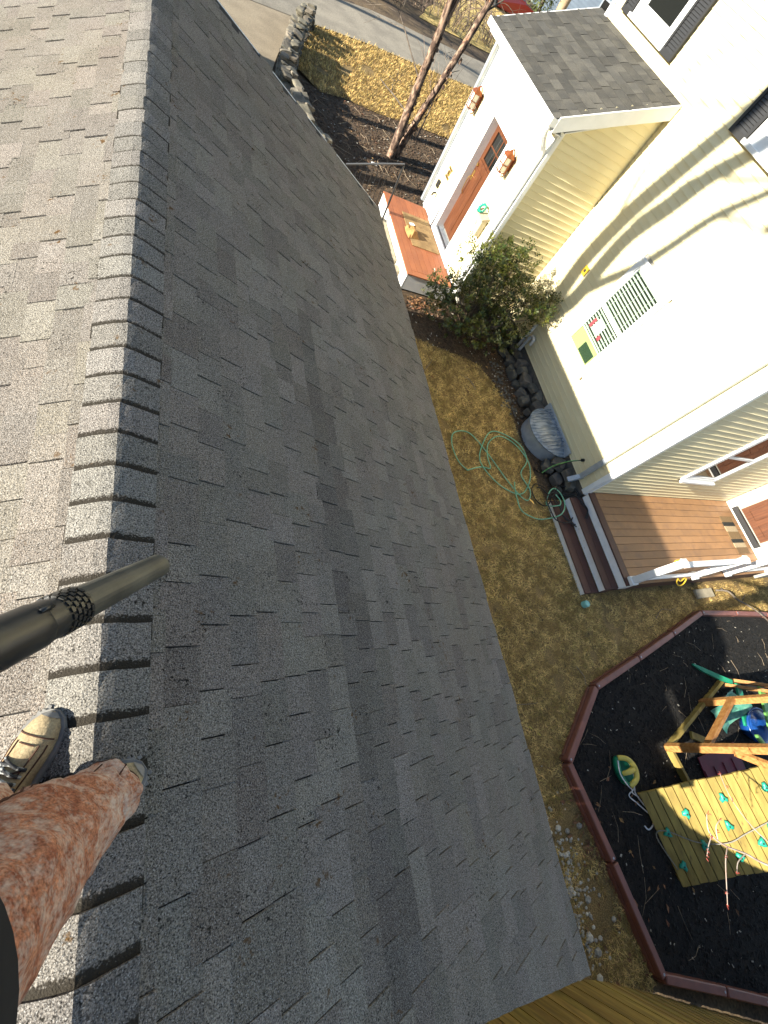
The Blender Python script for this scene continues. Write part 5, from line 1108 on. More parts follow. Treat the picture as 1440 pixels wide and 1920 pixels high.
for (p, d, l, r) in (((4.88, 12.42, 1.0), (-.55, .6, .2), .9, .018), ((4.9, 12.46, 1.6), (-.7, .5, .5), 1.1, .018), ((5.5, 12.7, 1.8), (.4, .7, .1), .9, .012), ((5.9, 12.95, 3.0), (.6, .3, .4), 1.2, .02), ((5.9, 12.95, 3.0), (-.3, .6, .6), 1.2, .018), ((6.2, 13.2, 4.2), (.3, -.2, 1), 1.5, .03), ((4.9, 12.8, 5.2), (-.3, .2, 1), 1.6, .03)):
    branch_tree(b, b, p, d, l, r, 2, rn, 0, .6)
flk = MB()
for k in range(190):
    z = rn.uniform(.2, 5.2); stem = rn.choice((0, 1)); c = Vector((4.9 + .02 * z, 12.40 + .05 * z, z)) if stem == 0 else Vector((5.02 + .30 * z, 12.42 + .17 * z, z)); a = rn.uniform(0, 6.28); rr = .092 - .006 * z
    o = c + Vector((math.cos(a) * rr, math.sin(a) * rr, 0)); t = Vector((-math.sin(a), math.cos(a), 0)); n_ = Vector((math.cos(a), math.sin(a), 0)); s = rn.uniform(.015, .05)
    flk.add([o, o + Vector((0, 0, s * 1.5)), o + t * s + n_ * s * .6 + Vector((0, 0, s * 1.4)), o + t * s + n_ * s * .7], [(0, 1, 2, 3)])
b.build('branch', m_bark2, bi, kind='stuff'); flk.build('peeling_bark', m_birch, bi, kind='stuff')
# thin sapling beside it
sp = thing('sapling', 'thin bare sapling at the edge of the front lawn by the birch', 'sapling', (5.95, 13.8, .18))
b = MB(); b.tube([(5.95, 13.8, .15), (6.02, 13.9, .6), (6.05, 13.95, .95)], [.022, .018, .013], 7); b.build('trunk', m_bark2, sp)
b = MB(); rn = random.Random(9)
for k in range(7): branch_tree(b, b, (6.03 + rn.uniform(-.01, .01), 13.93, .75 + k * .04), (rn.gauss(.2, .6), rn.gauss(.1, .6), .9), .8, .008, 3, rn, 0, .5, 4)
b.build('crown', m_brush, sp)
# broad-leaved evergreen by the entry
bu = thing('evergreen_bush', 'dense dark green leafy bush between the entry deck and the house', 'bush', (5.35, 6.45, 0))
rn = random.Random(31); V = []; F = []
lobes = [((5.05, 6.50, .62), (.88, .62, .60), 1900), ((5.45, 6.62, 1.10), (.72, .48, .62), 1900), ((5.15, 6.72, 1.45), (.46, .36, .42), 800), ((5.65, 6.75, 1.50), (.42, .30, .40), 700), ((6.05, 6.30, .95), (.50, .42, .55), 1000), ((6.30, 6.12, 1.22), (.30, .32, .36), 520), ((4.60, 6.65, .75), (.42, .35, .36), 560), ((5.55, 6.05, .60), (.7, .45, .5), 1000), ((4.75, 6.95, 1.35), (.28, .2, .26), 120), ((6.42, 6.2, 1.38), (.14, .2, .2), 60)]
tw = MB()
for (c, r, n) in lobes:
    for k in range(n // 7):
        d = Vector((rn.gauss(0, 1), rn.gauss(0, 1), rn.gauss(.15, 1))).normalized(); q = rn.uniform(.55, 1.08)
        o = Vector((c[0] + d.x * r[0] * q, c[1] + d.y * r[1] * q, max(.05, c[2] + d.z * r[2] * q))); o.y = min(o.y, 7.12); o.x = min(o.x, 6.56)
        ax = (d * .6 + Vector((rn.gauss(0, .3), rn.gauss(0, .3), .55))).normalized()
        if k % 14 == 0: tw.tube([Vector((5.35, 6.45, .1)).lerp(o, .15) + Vector((rn.uniform(-.1, .1), rn.uniform(-.1, .1), 0)), Vector((5.35, 6.45, .25)).lerp(o, .6), o.lerp(Vector((5.35, 6.45, .6)), .15)], [.010, .007, .003], 4, cap=False)
        for j in range(9):
            a = j * 2.4 + rn.random(); s1 = ax.orthogonal().normalized(); s2 = ax.cross(s1); ld = (ax * rn.uniform(.2, .8) + s1 * math.cos(a) + s2 * math.sin(a)).normalized()
            bp = o - ax * (.055 - j * .012); l = rn.uniform(.042, .072); w = l * .27; sd_ = ld.cross(ax)
            if sd_.length < .01: continue
            sd_.normalize(); n0 = len(V); up_ = sd_.cross(ld) * (-.006)
            V += [tuple(bp), tuple(bp + ld * l * .45 + sd_ * w + up_), tuple(bp + ld * l), tuple(bp + ld * l * .45 - sd_ * w + up_)]; F.append((n0, n0 + 1, n0 + 2, n0 + 3))
big_mesh('crown', np.array(V), np.array(F), m_leaf, bu); tw.build('branch', m_bark2, bu, kind='stuff')
# budding branch hanging into view in front of the climbing wall
by = thing('maple_sapling', 'bare budding maple whose pale red tipped twigs reach in front of the climbing wall', 'tree', (8.4, -4.3, 0))
b = MB(); b.tube(smooth_path([(8.4, -4.3, -.05), (8.35, -4.2, 1.0), (8.2, -4.0, 2.0), (8.1, -3.9, 3.4)], 5), [.06] * 8 + [.045] * 8, 8); b.build('trunk', m_bark2, by, smooth=True)
tz = 1.6
lim = smooth_path([(8.2, -4.0, 1.7), (7.2, -3.2, 1.75), (6.2, -2.65, 1.7), (5.3, -2.18, 1.62), (5.02, -2.0, 1.6), (4.76, -1.86, 1.6), (4.62, -1.72, 1.6), (4.66, -1.58, 1.62)], 6)
b = MB(); b.tube(lim, [.016 - .012 * i / len(lim) for i in range(len(lim))], 6)
for pts in ([(5.02, -2.0, 1.6), (4.86, -2.02, 1.6), (4.78, -2.08, 1.6)], [(4.80, -1.88, 1.6), (4.66, -1.95, 1.62), (4.56, -2.12, 1.6), (4.48, -2.22, 1.6)], [(4.64, -1.75, 1.6), (4.54, -1.80, 1.6), (4.46, -1.86, 1.6)], [(5.9, -2.48, 1.68), (5.5, -2.2, 1.75), (5.15, -1.85, 1.72), (5.0, -1.55, 1.7), (4.95, -1.3, 1.72)], [(6.3, -2.7, 1.7), (6.0, -2.3, 1.9), (5.6, -1.9, 1.95)], [(4.70, -1.80, 1.6), (4.72, -1.7, 1.62), (4.80, -1.66, 1.64)]):
    sp_ = smooth_path(pts, 5); b.tube(sp_, [.006 - .003 * i / len(sp_) for i in range(len(sp_))], 5)
b.build('branch', m_twigp, by, smooth=True, kind='stuff')
bb = MB()
for p in ((4.78, -2.08, 1.6), (4.48, -2.22, 1.6), (4.52, -2.16, 1.6), (4.46, -1.86, 1.6), (4.50, -1.83, 1.6), (4.66, -1.58, 1.62), (4.62, -1.70, 1.6), (4.60, -1.76, 1.61), (4.80, -1.66, 1.64), (4.75, -1.74, 1.61), (4.95, -1.3, 1.72), (4.98, -1.42, 1.71), (5.0, -1.55, 1.7), (4.70, -1.93, 1.61)):
    for k in range(3): q = Vector(p) + Vector((R.gauss(0, .008), R.gauss(0, .008), R.gauss(0, .008))); bb.tube([q, q + Vector((R.gauss(0, .01), R.gauss(0, .01), .012))], [.0045, .0025], 5)
bb.build('bud', m_bud, by)
# tall bare tree behind us whose shadow falls on the white wall: limbs set by that shadow, traced back along the sun
DT = 12.2; bt_ = thing('bare_tree', 'tall bare grey tree left of the low house that shades the cream wall', 'tree', (-5.5, 5.75, 0))
def back(y, z): k = DT / math.cos(SUN_AZ); return Vector((WX - DT, y - DT * math.tan(SUN_AZ), z + DT / math.cos(SUN_AZ) * math.tan(SUN_EL)))
trk = [back(6.37, .84), back(6.40, 1.62)]
b = MB(); b.tube(smooth_path([(WX - DT, 5.6, -.1), (WX - DT, 5.7, 2.5), trk[0] + Vector((0, 0, -.3)), trk[0]], 5), [.26] * 8 + [.24] * 8, 12)
def limb(mb, pts, r0, r1): 
    r0 *= 1.22; r1 *= 1.22; P = smooth_path([back(*q) for q in pts], 6); mb.tube(P, [r0 + (r1 - r0) * i / (len(P) - 1) for i in range(len(P))], 10)
limb(b, [(6.35, .8), (6.38, 1.5), (6.48, 2.15), (6.43, 3.0), (6.27, 3.68), (6.14, 4.16), (6.02, 4.6), (6.0, 5.2), (6.2, 6.5)], .16, .10)
limb(b, [(6.33, .75), (6.02, 1.6), (6.08, 2.3), (6.08, 2.87), (5.87, 3.49), (5.73, 3.97), (5.53, 4.32), (5.40, 4.6), (5.2, 5.4)], .15, .09)
limb(b, [(6.05, 1.7), (5.80, 2.2), (5.47, 2.77), (5.33, 3.17), (5.15, 3.78), (4.85, 4.28), (4.5, 5.0)], .085, .05)
b.build('trunk', m_bark2, bt_, smooth=True); b = MB()
limb(b, [(6.05, 2.6), (6.2, 3.0), (6.05, 3.45), (5.95, 3.8), (5.75, 4.0)], .03, .02); limb(b, [(5.75, 4.0), (5.35, 4.15), (5.0, 4.35), (4.6, 4.5)], .03, .02); limb(b, [(5.15, 3.78), (4.8, 3.95), (4.4, 4.05)], .03, .018)
limb(b, [(6.45, 2.6), (6.75, 3.3), (6.85, 3.7)], .03, .012)
limb(b, [(6.0, 4.7), (7.0, 4.3), (7.45, 4.45), (7.1, 4.88), (6.9, 5.2)], .02, .012)
rn = random.Random(77)
for (y, z) in ((6.0, 5.2), (6.2, 6.5), (5.2, 5.4), (4.5, 5.0), (4.4, 4.05), (6.1, 5.8)): branch_tree(b, b, back(y, z), (rn.gauss(0, .3), rn.gauss(0, .5), 1), 1.8, .06, 2, rn, 0, .5)
b.build('branch', m_bark2, bt_, kind='stuff')
# three trunks whose shadows cross the dark front bed, and two that dapple the drive
for i, (x, y, r, h, lab) in enumerate(((-3.5, 13.25, .16, 9, 'bare tree beyond the driveway whose shadow crosses the birch bed farthest from the deck'), (-4.2, 11.55, .20, 10, 'thick bare tree beyond the driveway whose shadow runs past the birch foot'), (-3.0, 10.62, .17, 9, 'bare tree beyond the driveway whose shadow ends at the entry deck'), (-9, 20.6, .2, 9, 'bare tree whose shadow crosses the far road'), (-13, 22.6, .18, 9, 'bare tree on the far side of the driveway nearest the road'))):
    rn = random.Random(40 + i); t = thing('bare_tree', lab, 'tree', (x, y, 0), 'bare trees beyond the driveway')
    b = MB(); b.tube(smooth_path([(x, y, -.1), (x + .05, y, 2.5), (x, y + .05, 5), (x + rn.uniform(-.3, .3), y + .1, h)], 5), [r * (1 - .03 * k) for k in range(16)], 10); b.build('trunk', m_bark2, t, smooth=True); c = MB()
    for k in range(5): z = h * (.55 + .09 * k); branch_tree(c, c, (x, y + .08, z), (rn.gauss(0, .7), rn.gauss(0, .35), .9), 1.7, .045, 2, rn, 0, .45)
    c.build('crown', m_bark2, t)
# ---------------------------------------------------------------- stone wall at the drive
sw_ = thing('stone_wall', 'dry stacked stone wall between the driveway and the front lawn', 'stone wall', (2.5, 14.5, 0))
WL = smooth_path([(2.75, 10.8, 0), (2.45, 11.8, 0), (2.25, 12.9, 0), (2.30, 13.8, 0), (2.52, 15.0, 0), (2.85, 16.4, 0), (3.35, 18.1, 0)], 10)
SR = [rock_mesh(20 + i, 2, .45) for i in range(6)]
for r_ in SR: r_.materials.append(m_stone)
rn = random.Random(8); acc = 0; count = 0
for lvl in range(4):
    i = 0.0
    while i < len(WL) - 1.01:
        k = int(i); p = WL[k].lerp(WL[k + 1], i - k); d = (WL[k + 1] - WL[k]).normalized(); s = Vector((-d.y, d.x, 0)); L = rn.uniform(.14, .30)
        for row in (-1, 1):
            if lvl == 3 and rn.random() < .35: continue
            ps_ = p + s * (row * .11 * (1 - lvl * .08)) + Vector((0, 0, .07 + lvl * .145 + rn.uniform(-.02, .02)))
            m4 = Matrix.Translation(ps_) @ Matrix.Rotation(math.atan2(d.y, d.x) + rn.uniform(-.25, .25), 4, 'Z') @ Matrix.Rotation(rn.uniform(-.28, .28), 4, 'X') @ Matrix.Rotation(rn.uniform(-.2, .2), 4, 'Y') @ Matrix.Diagonal((L * .80, rn.uniform(.11, .20), rn.uniform(.045, .095), 1))
            if count < 300: link('stone', SR[rn.randint(0, 5)], sw_, basis=Matrix.Translation((-2.5, -14.5, 0)) @ m4).matrix_parent_inverse = Matrix.Identity(4)
            count += 1
        i += L / ((WL[-1] - WL[0]).length / (len(WL) - 1)) * .98

hd_ = thing('shade_hedge', 'unseen hedge added on the driveway side to shade the near end of the stone wall', 'hedge', (-4.0, 12.4, 0))  # hidden hedge put in to cast shade over wall and bed
rn = random.Random(71); V = []; F = []; b = MB()
hx = [(-4.0 + .42 * (abs(math.cos(t)) ** .4) * math.copysign(1, math.cos(t)), 1.22 + 1.22 * (abs(math.sin(t)) ** .4) * math.copysign(1, math.sin(t))) for t in [2 * math.pi * k / 20 for k in range(20)]]
b.rings([[(x + .08 * nv((x, yy, z), 3), yy, max(-.05, z * (1 if 0 < i < 24 else .93) + .05 * nv((x, yy, z), 5))) for x, z in hx] for i, yy in enumerate([10.2 + 4.2 * i / 24 for i in range(25)])]); b.build('inner_mass', m_leaf, hd_)
for k in range(6000):
    x, z = rn.choice(hx); yy = rn.uniform(10.15, 14.45); o = Vector((x + rn.gauss(0, .05), yy, max(.05, z + rn.gauss(0, .05)))); d = Vector((rn.gauss(0, 1), rn.gauss(0, 1), rn.gauss(.3, 1))).normalized() * rn.uniform(.05, .09); s = d.orthogonal().normalized() * .02; n0 = len(V)
    V += [tuple(o - d), tuple(o + s), tuple(o + d), tuple(o - s)]; F.append((n0, n0 + 1, n0 + 2, n0 + 3))
big_mesh('foliage', np.array(V), np.array(F), m_leaf, hd_)

# ---------------------------------------------------------------- grass, litter, twigs
def scatter_poly(n, x0, x1, y0, y1, inside, rs, avoid=None):
    P = rs.uniform((x0, y0), (x1, y1), (n, 2))
    Q = np.concatenate([P - np.array(CAM)[:2], np.full((n, 1), -4.75)], 1) @ B          # drop what the frame cannot hold
    ok = (Q[:, 2] > .05) & (Q[:, 0] / Q[:, 2] * FPX < 750) & (Q[:, 1] / Q[:, 2] * FPX < 990); P = P[ok]
    keep = [inside(x, y) and not (avoid and avoid(x, y)) for x, y in P]; return P[np.array(keep)]
def blades(name, P, m, lmin, lmax, wid, lift, seed, mask=None):
    rs = np.random.RandomState(seed); n = len(P); a = rs.uniform(0, 6.283, n); l = rs.uniform(lmin, lmax, n); t = rs.uniform(lift[0], lift[1], n)
    z = np.array([zg(x, y) for x, y in P]) + .002
    d = np.stack([np.cos(a) * np.cos(t), np.sin(a) * np.cos(t), np.sin(t)], 1); s = np.stack([-np.sin(a), np.cos(a), np.zeros(n)], 1) * (wid * rs.uniform(.6, 1.3, n))[:, None]
    o = np.stack([P[:, 0], P[:, 1], z], 1); b = rs.uniform(-.3, .3, n)
    mid = o + d * (l * .55)[:, None]; tip = o + d * l[:, None] + s * (b * 2.5)[:, None]; tip[:, 2] -= l * .12; tip[:, 2] = np.maximum(tip[:, 2], z + .001)
    V = np.stack([o - s, o + s, mid + s * .8, mid - s * .8, tip], 1).reshape(-1, 3); i0 = np.arange(n)[:, None] * 5
    F = np.concatenate([i0 + np.array([[0, 1, 2]]), i0 + np.array([[0, 2, 3]]), i0 + np.array([[3, 2, 4]])]); 
    o_ = big_mesh(name, V, F, m, None, 'stuff'); return o_
rs = np.random.RandomState(5)
def bald(x, y): return noise.noise((x * 1.9, y * 1.9, 5.7)) + .55 * noise.noise((x * 5.5, y * 5.5, 44)) < -.46
def hide(x, y):
    if (x < 2.9 and y > -1.6) or (x > 6.65 and .86 < y < 2.62): return True
    return bald(x, y)
P1_ = scatter_poly(330000, 2.2, 12.2, -3.6, 6.2, in_side, rs, hide)
g1 = blades('dead_grass', P1_, m_straw, .03, .085, .0030, (.05, .75), 1); g1['label'] = 'short dead grass on the side lawn'
P2_ = scatter_poly(60000, 2.2, 12.2, -3.6, 6.2, in_side, rs, lambda x, y: hide(x, y) or noise.noise((x * 1.1, y * 1.1, 20)) < .0)
g2 = blades('olive_grass', P2_, m_greeng, .03, .075, .0032, (.1, .9), 2); g2['label'] = 'olive green grass patches on the side lawn'
P3_ = scatter_poly(60000, 2.6, 11.0, 13.5, 20.5, in_front, rs, lambda x, y: nv((x, y, 3), 1.3) < -.42)
g3 = blades('dead_grass', P3_, m_straw, .06, .16, .0065, (.15, 1.0), 3); g3['label'] = 'long sunlit straw coloured grass on the front lawn'
# bark and mulch chips
def chips(name, P, m, smin, smax, seed, z0=0.0, lab=None):
    rs2 = np.random.RandomState(seed); n = len(P); a = rs2.uniform(0, 6.283, n); l = rs2.uniform(smin, smax, n); w = l * rs2.uniform(.2, .6, n); tl = rs2.uniform(-.5, .5, n)
    z = np.array([zg(x, y) for x, y in P]) + z0
    d = np.stack([np.cos(a) * np.cos(tl), np.sin(a) * np.cos(tl), np.sin(tl)], 1); s = np.stack([-np.sin(a), np.cos(a), rs2.uniform(-.4, .4, n)], 1); up_ = np.cross(d, s); o = np.stack([P[:, 0], P[:, 1], z + .006], 1)
    D = d * (l / 2)[:, None]; W_ = s * (w / 2)[:, None]; U = up_ * (l * .10)[:, None]
    V = np.stack([o - D - W_, o + D - W_, o + D + W_, o - D + W_, o - D * .8 - W_ * .7 + U, o + D * .8 - W_ * .7 + U, o + D * .8 + W_ * .7 + U, o - D * .8 + W_ * .7 + U], 1).reshape(-1, 3); i0 = np.arange(n)[:, None] * 8
    F = np.concatenate([i0 + np.array([q]) for q in ((4, 5, 6, 7), (0, 1, 5, 4), (1, 2, 6, 5), (2, 3, 7, 6), (3, 0, 4, 7))])
    o_ = big_mesh(name, V, F, m, None, 'stuff'); 
    if lab: o_['label'] = lab
    return o_
def in_poly(poly):
    def f(x, y):
        c = False; j = len(poly) - 1
        for i in range(len(poly)):
            if (poly[i][1] > y) != (poly[j][1] > y) and x < (poly[j][0] - poly[i][0]) * (y - poly[i][1]) / (poly[j][1] - poly[i][1]) + poly[i][0]: c = not c
            j = i
        return c
    return f
in_play = in_poly([(x + (8.5 - x) * .02, y + (-2.3 - y) * .03) for x, y in PLAY])
chips('mulch_chips', scatter_poly(26000, 4.5, 12.8, -5.4, .4, in_play, rs), m_chip, .015, .055, 6, .014, 'black mulch chips inside the play border')
chips('pale_chips', scatter_poly(520, 4.5, 12.8, -5.4, .4, in_play, rs), m_pale, .010, .035, 7, .022, 'pale wood crumbs scattered on the black mulch')
bed_in = in_poly([(2.3, 6.0), (4.25, 5.85), (5.55, 5.55), (6.0, 4.7), (5.9, 3.4), (6.6, 3.0), (6.6, 7.1), (5.1, 7.2), (4.0, 7.2), (3.6, 9.8), (5.1, 10.2), (9, 10.4), (9, 13.6), (7.4, 14.5), (4.8, 14.4), (2.6, 14.4), (2.8, 11)])
chips('bark_chips', scatter_poly(26000, 2.3, 9, 3, 14.5, bed_in, rs), m_bark, .02, .07, 8, -.008, 'brown bark chips on the planting bed')
chips('pale_chips', scatter_poly(1500, 2.3, 9, 3, 14.5, bed_in, rs), m_pale, .012, .05, 9, .0, 'pale straw bits on the planting bed')
# dead leaves
def leaves(name, pts, m, smin, smax, seed, lab):
    rn = random.Random(seed); b = MB()
    for x, y, z in pts:
        s = rn.uniform(smin, smax); a = rn.uniform(0, 6.28); d = Vector((math.cos(a), math.sin(a), rn.uniform(-.2, .35))); t = Vector((-math.sin(a), math.cos(a), rn.uniform(-.3, .3))); o = Vector((x, y, z + .012)); c = rn.uniform(.1, .3) * s
        b.add([o - d * s, o - d * s * .2 + t * s * .5 + Vector((0, 0, c)), o + d * s, o - d * s * .2 - t * s * .5 + Vector((0, 0, c)), o], [(0, 4, 1), (4, 2, 1), (0, 3, 4), (4, 3, 2)])
    o_ = b.build(name, m, kind='stuff'); o_['label'] = lab; return o_
rn = random.Random(17)
leaves('dead_leaves', [(rn.gauss(4.72, .10), rn.gauss(-2.05, .22), 0) for _ in range(90)] + [(rn.uniform(4.9, 7.2), rn.uniform(-3.5, -1.4), .02) for _ in range(34)] + [(rn.gauss(4.7, .25), rn.gauss(-3.0, .2), 0) for _ in range(26)], m_leafd, .02, .05, 3, 'brown dead leaves gathered along the play border')
leaves('dead_leaves', [(rn.gauss(4.45, .22), rn.gauss(7.0, .15), 0) for _ in range(120)] + [(rn.uniform(3.5, 6.5), rn.uniform(3.2, 6.2), 0) for _ in range(60)] + [(rn.uniform(3, 8), rn.uniform(10.5, 14.3), .12) for _ in range(90)], m_leafd, .02, .05, 4, 'brown dead leaves under the bush and on the front bed')
# pebbles by the corner of the low house and along the foundation
b = MB(); rn = random.Random(19)
for k in range(360):
    x, y, s = rn.gauss(4.12, .20), rn.gauss(-2.45, .40), rn.uniform(.009, .022) * (1 + 1.1 * (rn.random() < .12))
    rgs = [[(x + s * w * math.cos(a) * 1.2, y + s * w * math.sin(a), s * h) for a in [i * math.pi / 3 for i in range(6)]] for w, h in ((.9, -.1), (1, .3), (.6, .75))]; b.rings(rgs)
pb_ = b.build('pebbles', m_pale, kind='stuff'); pb_['label'] = 'pale pebbles on the dirt by the near roof corner'
b = MB()
for k in range(110):
    x, y, s = rn.gauss(6.02, .09), rn.uniform(4.5, 5.9), rn.uniform(.012, .034)
    b.rings([[(x + s * w * math.cos(a) * 1.2, y + s * w * math.sin(a), s * h) for a in [i * math.pi / 3 for i in range(6)]] for w, h in ((.9, -.1), (1, .3), (.6, .75))])
pb_ = b.build('pebbles', m_stonef, kind='stuff'); pb_['label'] = 'grey pebbles along the stone foundation'
# loose twigs: the bigger ones are things, the small ones litter
def twig(pts, r, lab, m=m_twig, side=None):
    b = MB(); P = smooth_path(pts, 5); b.tube(P, [r * (1 - .55 * i / len(P)) for i in range(len(P))], 6)
    for s in (side or []): Q = smooth_path(s, 4); b.tube(Q, [r * .6 * (1 - .5 * i / len(Q)) for i in range(len(Q))], 5)
    return tag(b.build('fallen_twig', m, smooth=True), lab, 'twig')
twig([(3.55, -1.70, .01), (3.75, -2.0, .03), (3.95, -2.35, .03), (4.15, -2.75, .01)], .008, 'long thin straw twig across the dirt at the near roof corner')
twig([(10.05, .72, .02), (10.3, .66, .10), (10.45, .48, .12), (10.7, .30, .16), (10.9, .10, .2), (11.3, -.25, .16)], .022, 'forked dark branch lying over the border in the sunlit grass', m_bark2, [[(10.55, .40, .13), (10.75, .50, .12), (10.9, .55, .1)], [(10.25, .66, .09), (10.2, .75, .05)]])
twig([(7.75, .36, .012), (7.9, .46, .03), (8.05, .50, .03), (8.25, .46, .03), (8.5, .50, .012)], .008, 'crooked grey twig on the shaded grass outside the border')
twig([(5.42, -.12, .012), (5.5, -.28, .03), (5.48, -.40, .03), (5.56, -.52, .1)], .008, 'pale twig leaning on the border corner')
twig([(3.92, -.42, .01), (4.12, -.43, .03), (4.35, -.46, .03), (4.5, -.47, .01)], .008, 'short straight twig on the lawn near the roof edge')
twig([(3.95, 4.85, .01), (4.05, 5.1, .03), (4.25, 5.35, .03), (4.4, 5.55, .01)], .010, 'curved pale stick on the lawn at the edge of the bush bed')
twig([(5.25, 5.0, .01), (5.15, 5.2, .03), (5.0, 5.3, .01)], .010, 'short bleached stick on the bed in front of the bush')
b = MB(); rn = random.Random(23)
for k in range(130):
    while True:
        x, y = rn.uniform(4.8, 12.2), rn.uniform(-5, .2)
        if in_play(x, y): break
    a = rn.uniform(0, 6.28); l = rn.uniform(.08, .40); d = Vector((math.cos(a), math.sin(a), 0)); c = rn.uniform(-.3, .3)
    b.tube([(x, y, .032), (x + d.x * l * .5 - d.y * c * l * .3, y + d.y * l * .5 + d.x * c * l * .3, .045), (x + d.x * l, y + d.y * l, .03)], [.0035, .003, .0015], 4)
for k in range(90):
    x, y = rn.uniform(2.9, 8.5), rn.uniform(10.3, 14.2); a = rn.uniform(0, 6.28); l = rn.uniform(.15, .6); z = zg(x, y)
    b.tube([(x, y, z + .01), (x + math.cos(a) * l * .5, y + math.sin(a) * l * .5, z + .04), (x + math.cos(a + .4) * l, y + math.sin(a + .4) * l, z + .015)], [.006, .005, .003], 4)
tl_ = b.build('twig_litter', m_twig, kind='stuff'); tl_['label'] = 'small dry twigs strewn over the mulch and front bed'
tag(MB().bbox(4.22, 4.36, 11.60, 11.68, zg(4.3, 11.6) + .0, zg(4.3, 11.6) + .03, .008).build('white_scrap', m_paper), 'small white scrap on the dark front bed by the handrail', 'scrap')
for (x, y, l) in ((4.33, -.80, 'small yellow leaf on the side lawn nearer the border'), (4.22, -.70, 'smaller yellow leaf on the side lawn nearer the roof')):
    tag(MB().add([(x, y, .03), (x + .025, y - .02, .038), (x + .05, y - .05, .03), (x + .015, y - .035, .034)], [(0, 1, 2, 3)]).extrude([(x, y, .028), (x + .02, y - .03, .028), (x + .01, y - .03, .028)], (0, 0, .002)).build('yellow_leaf', m_yellow), l, 'leaf')

# ---------------------------------------------------------------- beyond the road
rn = random.Random(50)
spots = [(7.5, 24.6, 1.0), (8.9, 25.6, 1.2), (10.3, 25.4, 1.1), (11.6, 26.4, 1.2), (6.3, 24.6, .9), (12.9, 26.6, 1.0), (9.8, 27.6, 1.2), (8.0, 27.2, 1.3), (11.4, 28.4, 1.1), (6.6, 26.6, 1.2), (14.6, 27.6, 1.1), (5.0, 25.0, 1.2)]
fr_ = sorted([q for q in spots if q[1] < 26], key=lambda q: to_px((q[0], q[1], .5))[0]); bk_ = sorted([q for q in spots if q[1] >= 26], key=lambda q: to_px((q[0], q[1], .5))[0]); NTH = ['leftmost', 'second from the left', 'third from the left', 'fourth from the left', 'fifth from the left', 'sixth from the left', 'rightmost']
SHL = {(q[0], q[1]): f'leafless shrub across the road, {NTH[i] if i < len(r) - 1 else NTH[-1]} in the {nm}' for r, nm in ((fr_, 'front row'), (bk_, 'back row')) for i, q in enumerate(r)}
for (x, y, s) in spots:
    t = thing('bare_shrub', SHL[(x, y)], 'shrub', (x, y, 0), 'leafless shrubs across the road'); b = MB()
    b2 = MB()
    for k in range(16):
        a = rn.uniform(0, 6.28); l = rn.uniform(.8, 1.9) * s; d = Vector((math.cos(a), math.sin(a), 0)); o = Vector((x + rn.gauss(0, .25), y + rn.gauss(0, .25), -.05))
        P = smooth_path([o, o + d * l * .25 + Vector((0, 0, l * .6)), o + d * l * .7 + Vector((0, 0, l * .75)), o + d * l * 1.05 + Vector((0, 0, l * .45))], 4)
        (b if k < 8 else b2).tube(P, [.018 * (1 - .7 * i / len(P)) for i in range(len(P))], 4, cap=False)
        for j in range(5):
            q = P[rn.randint(4, len(P) - 1)]; e = Vector((rn.gauss(0, 1), rn.gauss(0, 1), rn.gauss(.2, .7))).normalized() * rn.uniform(.25, .7)
            b2.tube([q, q + e * .5 + Vector((0, 0, .05)), q + e], [.007, .005, .003], 3, cap=False)
    b.build('stem', m_bark2, t); b2.build('twigs', m_brush, t)
car = thing('red_car', 'red car parked beyond the thicket at the top of the photo', 'car', (17.3, 36.6, 0))
cm = Matrix.Translation((17.3, 36.6, 0)) @ Matrix.Rotation(rad(200), 4, 'Z')
def T(b): b.v = [tuple(cm @ Vector(p)) for p in b.v]; return b
prof = [(-2.2, .35), (-2.25, .75), (-2.05, .95), (-1.2, 1.02), (-.55, 1.42), (.75, 1.45), (1.5, 1.05), (2.15, .95), (2.25, .6), (2.2, .32)]
b = MB(); b.rings([[(x, y, .35 + (z - .35) * (1 if abs(y) < .7 else .93)) if z < 1.04 else (x * (1 if abs(y) < .7 else .97), y * (.85 if abs(y) > .7 else 1), z - (.03 if abs(y) > .7 else 0)) for x, z in prof] for y in (-.88, -.6, .6, .88)]); body = T(b).build('body', m_red, car)
b = MB(); b.extrude([(-1.18, -.62, 1.04), (-.62, -.60, 1.40), (-.62, .60, 1.40), (-1.18, .62, 1.04)], (-.03, 0, .02)); T(b).build('windscreen', m_mirror, car)
for s in (-1, 1):
    b = MB(); b.extrude([(-1.0, s * .84, 1.06), (-.5, s * .78, 1.37), (.7, s * .78, 1.38), (1.25, s * .84, 1.07)], (0, s * .03, 0)); T(b).build('side_window', m_mirror, car)
    b = MB(); b.tube([(-2.22, s * .62, .68), (-2.30, s * .62, .68)], .13, 12); T(b).build('headlight', m_glow, car)
    for x in (-1.4, 1.4):
        b = MB(); b.tube([(x, s * .68, .33), (x, s * .91, .33)], .33, 20); w_ = T(b).build('wheel', m_tyre, car); b = MB(); b.tube([(x, s * .90, .33), (x, s * .925, .33)], [.21, .19], 12); T(b).build('rim', m_alu, w_)
T(MB().bbox(-2.32, -2.22, -.55, .55, .40, .58, .02)).build('grille', m_tyre, car)
ev = thing('conifer', 'yellow green conifer behind the red car at the top of the photo', 'tree', (20.6, 38.0, 0)); V = []; F = []; rn = random.Random(61)
